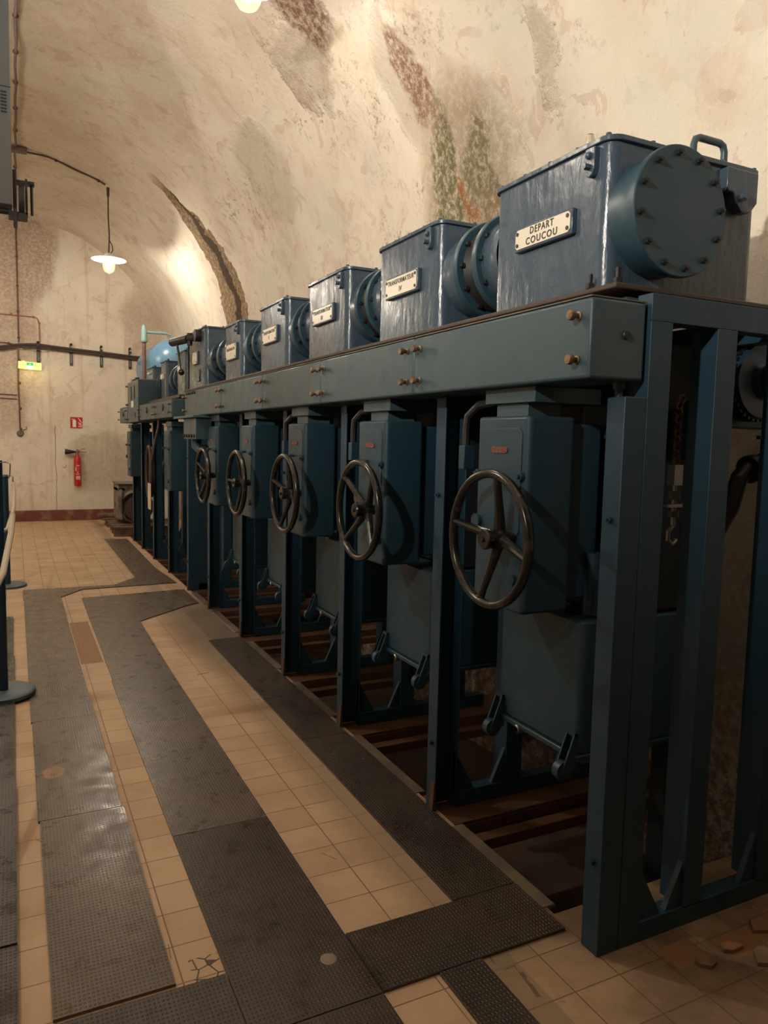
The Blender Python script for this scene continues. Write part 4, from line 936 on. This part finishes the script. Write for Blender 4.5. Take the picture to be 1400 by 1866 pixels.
o = MB().lathe([(0.0, -0.02), (0.025, -0.02), (0.04, 0.0)], (0.82, YW, 1.02), (0, 1, 0), 16).build('wall_plug', PLATE); tag(o, 'small round white cap on the end wall beside the extinguisher', 'wall cap')
o = MB().box(0.115-0.055, 0.115+0.06, YW-0.06, YW, 3.10, 3.20).build('junction_box', ENAM, bevel=0.006); tag(o, 'small square white junction box on the end wall', 'junction box')

# horizontal heavy cables with hooks
def sagcable(pts, r, n=10): return MB().tube(pts, r, n)
cp_ = [(-1.2, 3.02), (-0.5, 3.03), (-0.15, 3.09), (0.1, 3.14), (0.40, 3.165), (0.8, 3.135), (1.15, 3.115), (1.6, 3.09), (2.05, 3.06), (2.7, 3.04)]
for k, (dz, dy, lb) in enumerate(((0.028, 0, 'upper dark cable running across the end wall'), (-0.012, 0.0, 'lower dark cable running across the end wall'))):
    o = sagcable([(x, YW-0.07-dy, z+dz) for x, z in cp_], 0.024).build('wall_cable', CABLE); tag(o, lb, 'cable', 'cables across the end wall')
o = MB().tube([(0.17, YW-0.1, 3.14), (0.30, YW-0.12, 3.11), (0.45, YW-0.12, 3.10), (0.6, YW-0.12, 3.12), (0.68, YW-0.1, 3.15)], 0.009, 8).build('loose_wire', SHEET); tag(o, 'thin grey wire drooping in front of the dark cables', 'wire')
for i, x in enumerate((0.42, 0.97, 1.49, 2.0)):
    t = empty('cable_hook', (x, YW, 3.10), ['cable bracket just above the exit sign', 'cable bracket above the red fire sign', 'third cable bracket from the left on the end wall', 'cable bracket left of the brown standpipe'][i], 'bracket', 'cable brackets on the end wall')
    m = MB(); m.box(-0.024, -0.008, -0.03, 0, -0.22, 0.14); m.box(0.010, 0.026, -0.03, 0, -0.22, 0.0); m.box(-0.024, 0.026, -0.035, 0, -0.24, -0.20); m.build('strap', BLACKM, t)
    m = MB(); m.cyl((0, -0.11, 0.0), (0, 0, 0.0), 0.012, n=8); m.sphere((0, -0.03, 0.14), 0.022, n=10); m.box(-0.02, 0.02, -0.105, -0.03, 0.055, 0.08); m.build('clip', BLACKM, t)

# vertical conduits on end wall and vault
def conduit(pts, r, label, m_, clips, name='conduit', clipr=2.0):
    o = MB().tube(pts, r, 8).build(name, m_); tag(o, label, 'conduit')
    b = MB()
    for p in clips: b.sphere(p, r*clipr, n=8)
    b.split('clip', m_, o)
    return o
cl = [(0.11, YW-0.02, z) for z in (5.2, 4.7, 4.2, 3.75, 3.3, 2.9, 2.5, 2.05, 1.68)]
conduit([(0.11, YW-0.02, 5.30), (0.11, YW-0.02, 3.2)], 0.012, 'dark conduit on the end wall above the white junction box', PIPEB, cl[:5])
conduit([(0.10, YW-0.02, 3.08), (0.09, YW-0.02, 2.4), (0.10, YW-0.02, 1.66)], 0.012, 'dark conduit running down from the junction box to the old socket', PIPEB, cl[5:])
conduit([(-1.5, YW-0.02, 3.70), (0.35, YW-0.02, 3.68), (0.42, YW-0.02, 3.66), (0.45, YW-0.02, 3.58), (0.45, YW-0.02, 2.88)], 0.010, 'red-brown conduit bending down to the exit sign', PIPER, [(0.0, YW-0.02, 3.70), (0.36, YW-0.02, 3.68), (0.45, YW-0.02, 3.58), (0.45, YW-0.02, 3.2), (0.45, YW-0.02, 2.95)])
conduit([(-1.5, YW-0.02, 3.22), (-0.1, YW-0.02, 3.19), (0.06, YW-0.02, 3.17)], 0.010, 'short dark conduit entering the junction box from the left', PIPEB, [(-0.05, YW-0.02, 3.19)])
for z, n in ((2.28, 'upper'), (2.21, 'lower')):
    conduit([(-1.5, YW-0.02, z+0.05), (0.06, YW-0.02, z)], 0.008, n+' thin brown pipe ending at the vertical conduit', PIPEB, [])
t = empty('old_socket', (0.10, YW, 1.60), 'old round socket on the end wall at the foot of the conduit', 'socket')
MB().lathe([(0.0, -0.05), (0.04, -0.05), (0.055, -0.03), (0.06, 0.0)], (0, 0, 0), (0, 1, 0), 18).build('socket_body', GREYM, t)
m = MB(); m.tube([(0.05, -0.02, 0.06), (0.10, -0.02, 0.08), (0.10, -0.02, 0.12)], 0.008, 6); m.build('hook_wire', GREYM, t)
# crown conduit along the vault
def vz(x): return crown(x)-0.022
cpts = [(0.10+0.006*math.sin(i*1.7), 5.5+i*0.25, vz(0.1)-0.012) for i in range(38)]
conduit(cpts, 0.014, 'dark clipped conduit running along the crown of the vault', PIPEB, [(0.10, 5.8+i*0.72, vz(0.1)-0.005) for i in range(13)])
cc_ = [(0.06+i*0.09, 11.5, crown(0.06+i*0.09)-0.03-0.012*math.sin(i*0.9)) for i in range(14)]
conduit(cc_, 0.013, 'cable running along the vault to the far pendant lamp', CABLE, [cc_[1], cc_[6], cc_[12]])
o = MB().box(0.04, 0.24, 11.44, 11.56, crown(0.1)-0.07, crown(0.1)-0.01).build('ceiling_junction', PIPEB, bevel=0.006); tag(o, 'small box on the vault where the lamp cable branches off', 'junction box')

# ------------------------------------------------------------------ hanging column at the upper left
t = empty('hanging_column', (-0.16, 5.0, 2.85), 'grey hanging column with louvres and a black roller bracket, upper left edge', 'column')
MB().prism([(-0.20, 0.12), (-0.035, 0.05), (0.18, 0.05), (0.19, 1.2), (0.195, 2.55), (-0.20, 2.55)], -0.10, 0.10, 'y').build('column_body', GREYC, t, bevel=0.004)
m = MB()
for i in range(7):
    for xx in (0.10, 0.165): m.box(xx-0.03, xx, -0.103, -0.10, 0.55+i*0.018, 0.558+i*0.018)
m.box(-0.2, 0.187, -0.102, -0.10, 0.69, 0.694); m.split('louvre', DARKP, t)
m = MB()
for k, zz in enumerate((0.06, 0.10)): m.cyl((-0.3, -0.02, zz-0.03), (0.16, -0.02, zz-0.03), 0.018, n=10)
m.box(0.185, 0.205, -0.06, 0.06, -0.04, 0.26); m.box(0.16, 0.26, -0.05, 0.05, 0.0, 0.03); m.box(0.25, 0.262, -0.05, 0.05, 0.02, 0.22); m.box(0.2, 0.30, -0.03, 0.03, 0.20, 0.215)
bk = m.build('bracket', BLACKM, t)
MB().cyl((0.215, 0, 0.10), (0.245, 0, 0.10), 0.09, n=24).build('roller', BLACKM, bk)
m = MB(); m.cyl((0.285, 0, 0.03), (0.285, 0, 0.20), 0.008, n=8); m.build('bracket_pin', BLACKM, bk)

# ------------------------------------------------------------------ rope posts
def rope_post(x, y, label, z=0.018, H=1.17):
    t = empty('rope_post', (x, y, z), label, 'rope post', 'blue posts holding the rope')
    MB().lathe([(0.0, 0.0), (0.185, 0.0), (0.185, 0.020), (0.17, 0.030), (0.0, 0.032)], (0, 0, 0), (0, 0, 1), 48).build('base', NAVYB, t)
    MB().cyl((0, 0, 0.03), (0, 0, H), 0.033, n=24).build('pole', NAVY, t)
    m = MB(); m.torus((0, 0, H-0.01), 0.052, 0.003, (0, 0, 1), 28, 6); m.tube([(0.05, 0, H-0.01), (0.075, 0, H-0.02), (0.07, 0, H-0.09), (0.06, 0, H-0.11)], 0.004, 6); m.build('hook_ring', STEEL, t)
    return t
rope_post(-0.10, 4.95, 'blue rope post nearest the camera at the left edge', H=1.42)
rope_post(-0.10, 8.62, 'blue rope post farther away at the left edge', z=0.0, H=1.17)
t = empty('barrier_rope', (-0.02, 8.60, 1.09), 'cream rope hanging from the farther post towards the left edge', 'rope')
MB().tube([(0, 0, 0), (0.005, -0.25, -0.10), (0.0, -0.7, -0.20), (-0.05, -1.6, -0.30), (-0.12, -2.6, -0.22), (-0.16, -3.6, 0.0)], 0.017, 10).build('rope', ROPE, t)
m = MB(); m.torus((0.0, 0.01, 0.03), 0.035, 0.004, (1, 0, 0), 16, 6, 1); m.build('snap_hook', STEEL, t)
t = empty('barrier_rope', (-0.02, 4.90, 1.12), 'cream rope hanging from the nearest post and out past the left edge', 'rope')
MB().tube([(0, 0, 0), (-0.01, -0.2, -0.09), (-0.05, -0.6, -0.25), (-0.2, -1.5, -0.42), (-0.5, -2.5, -0.4)], 0.017, 10).build('rope', ROPE, t)
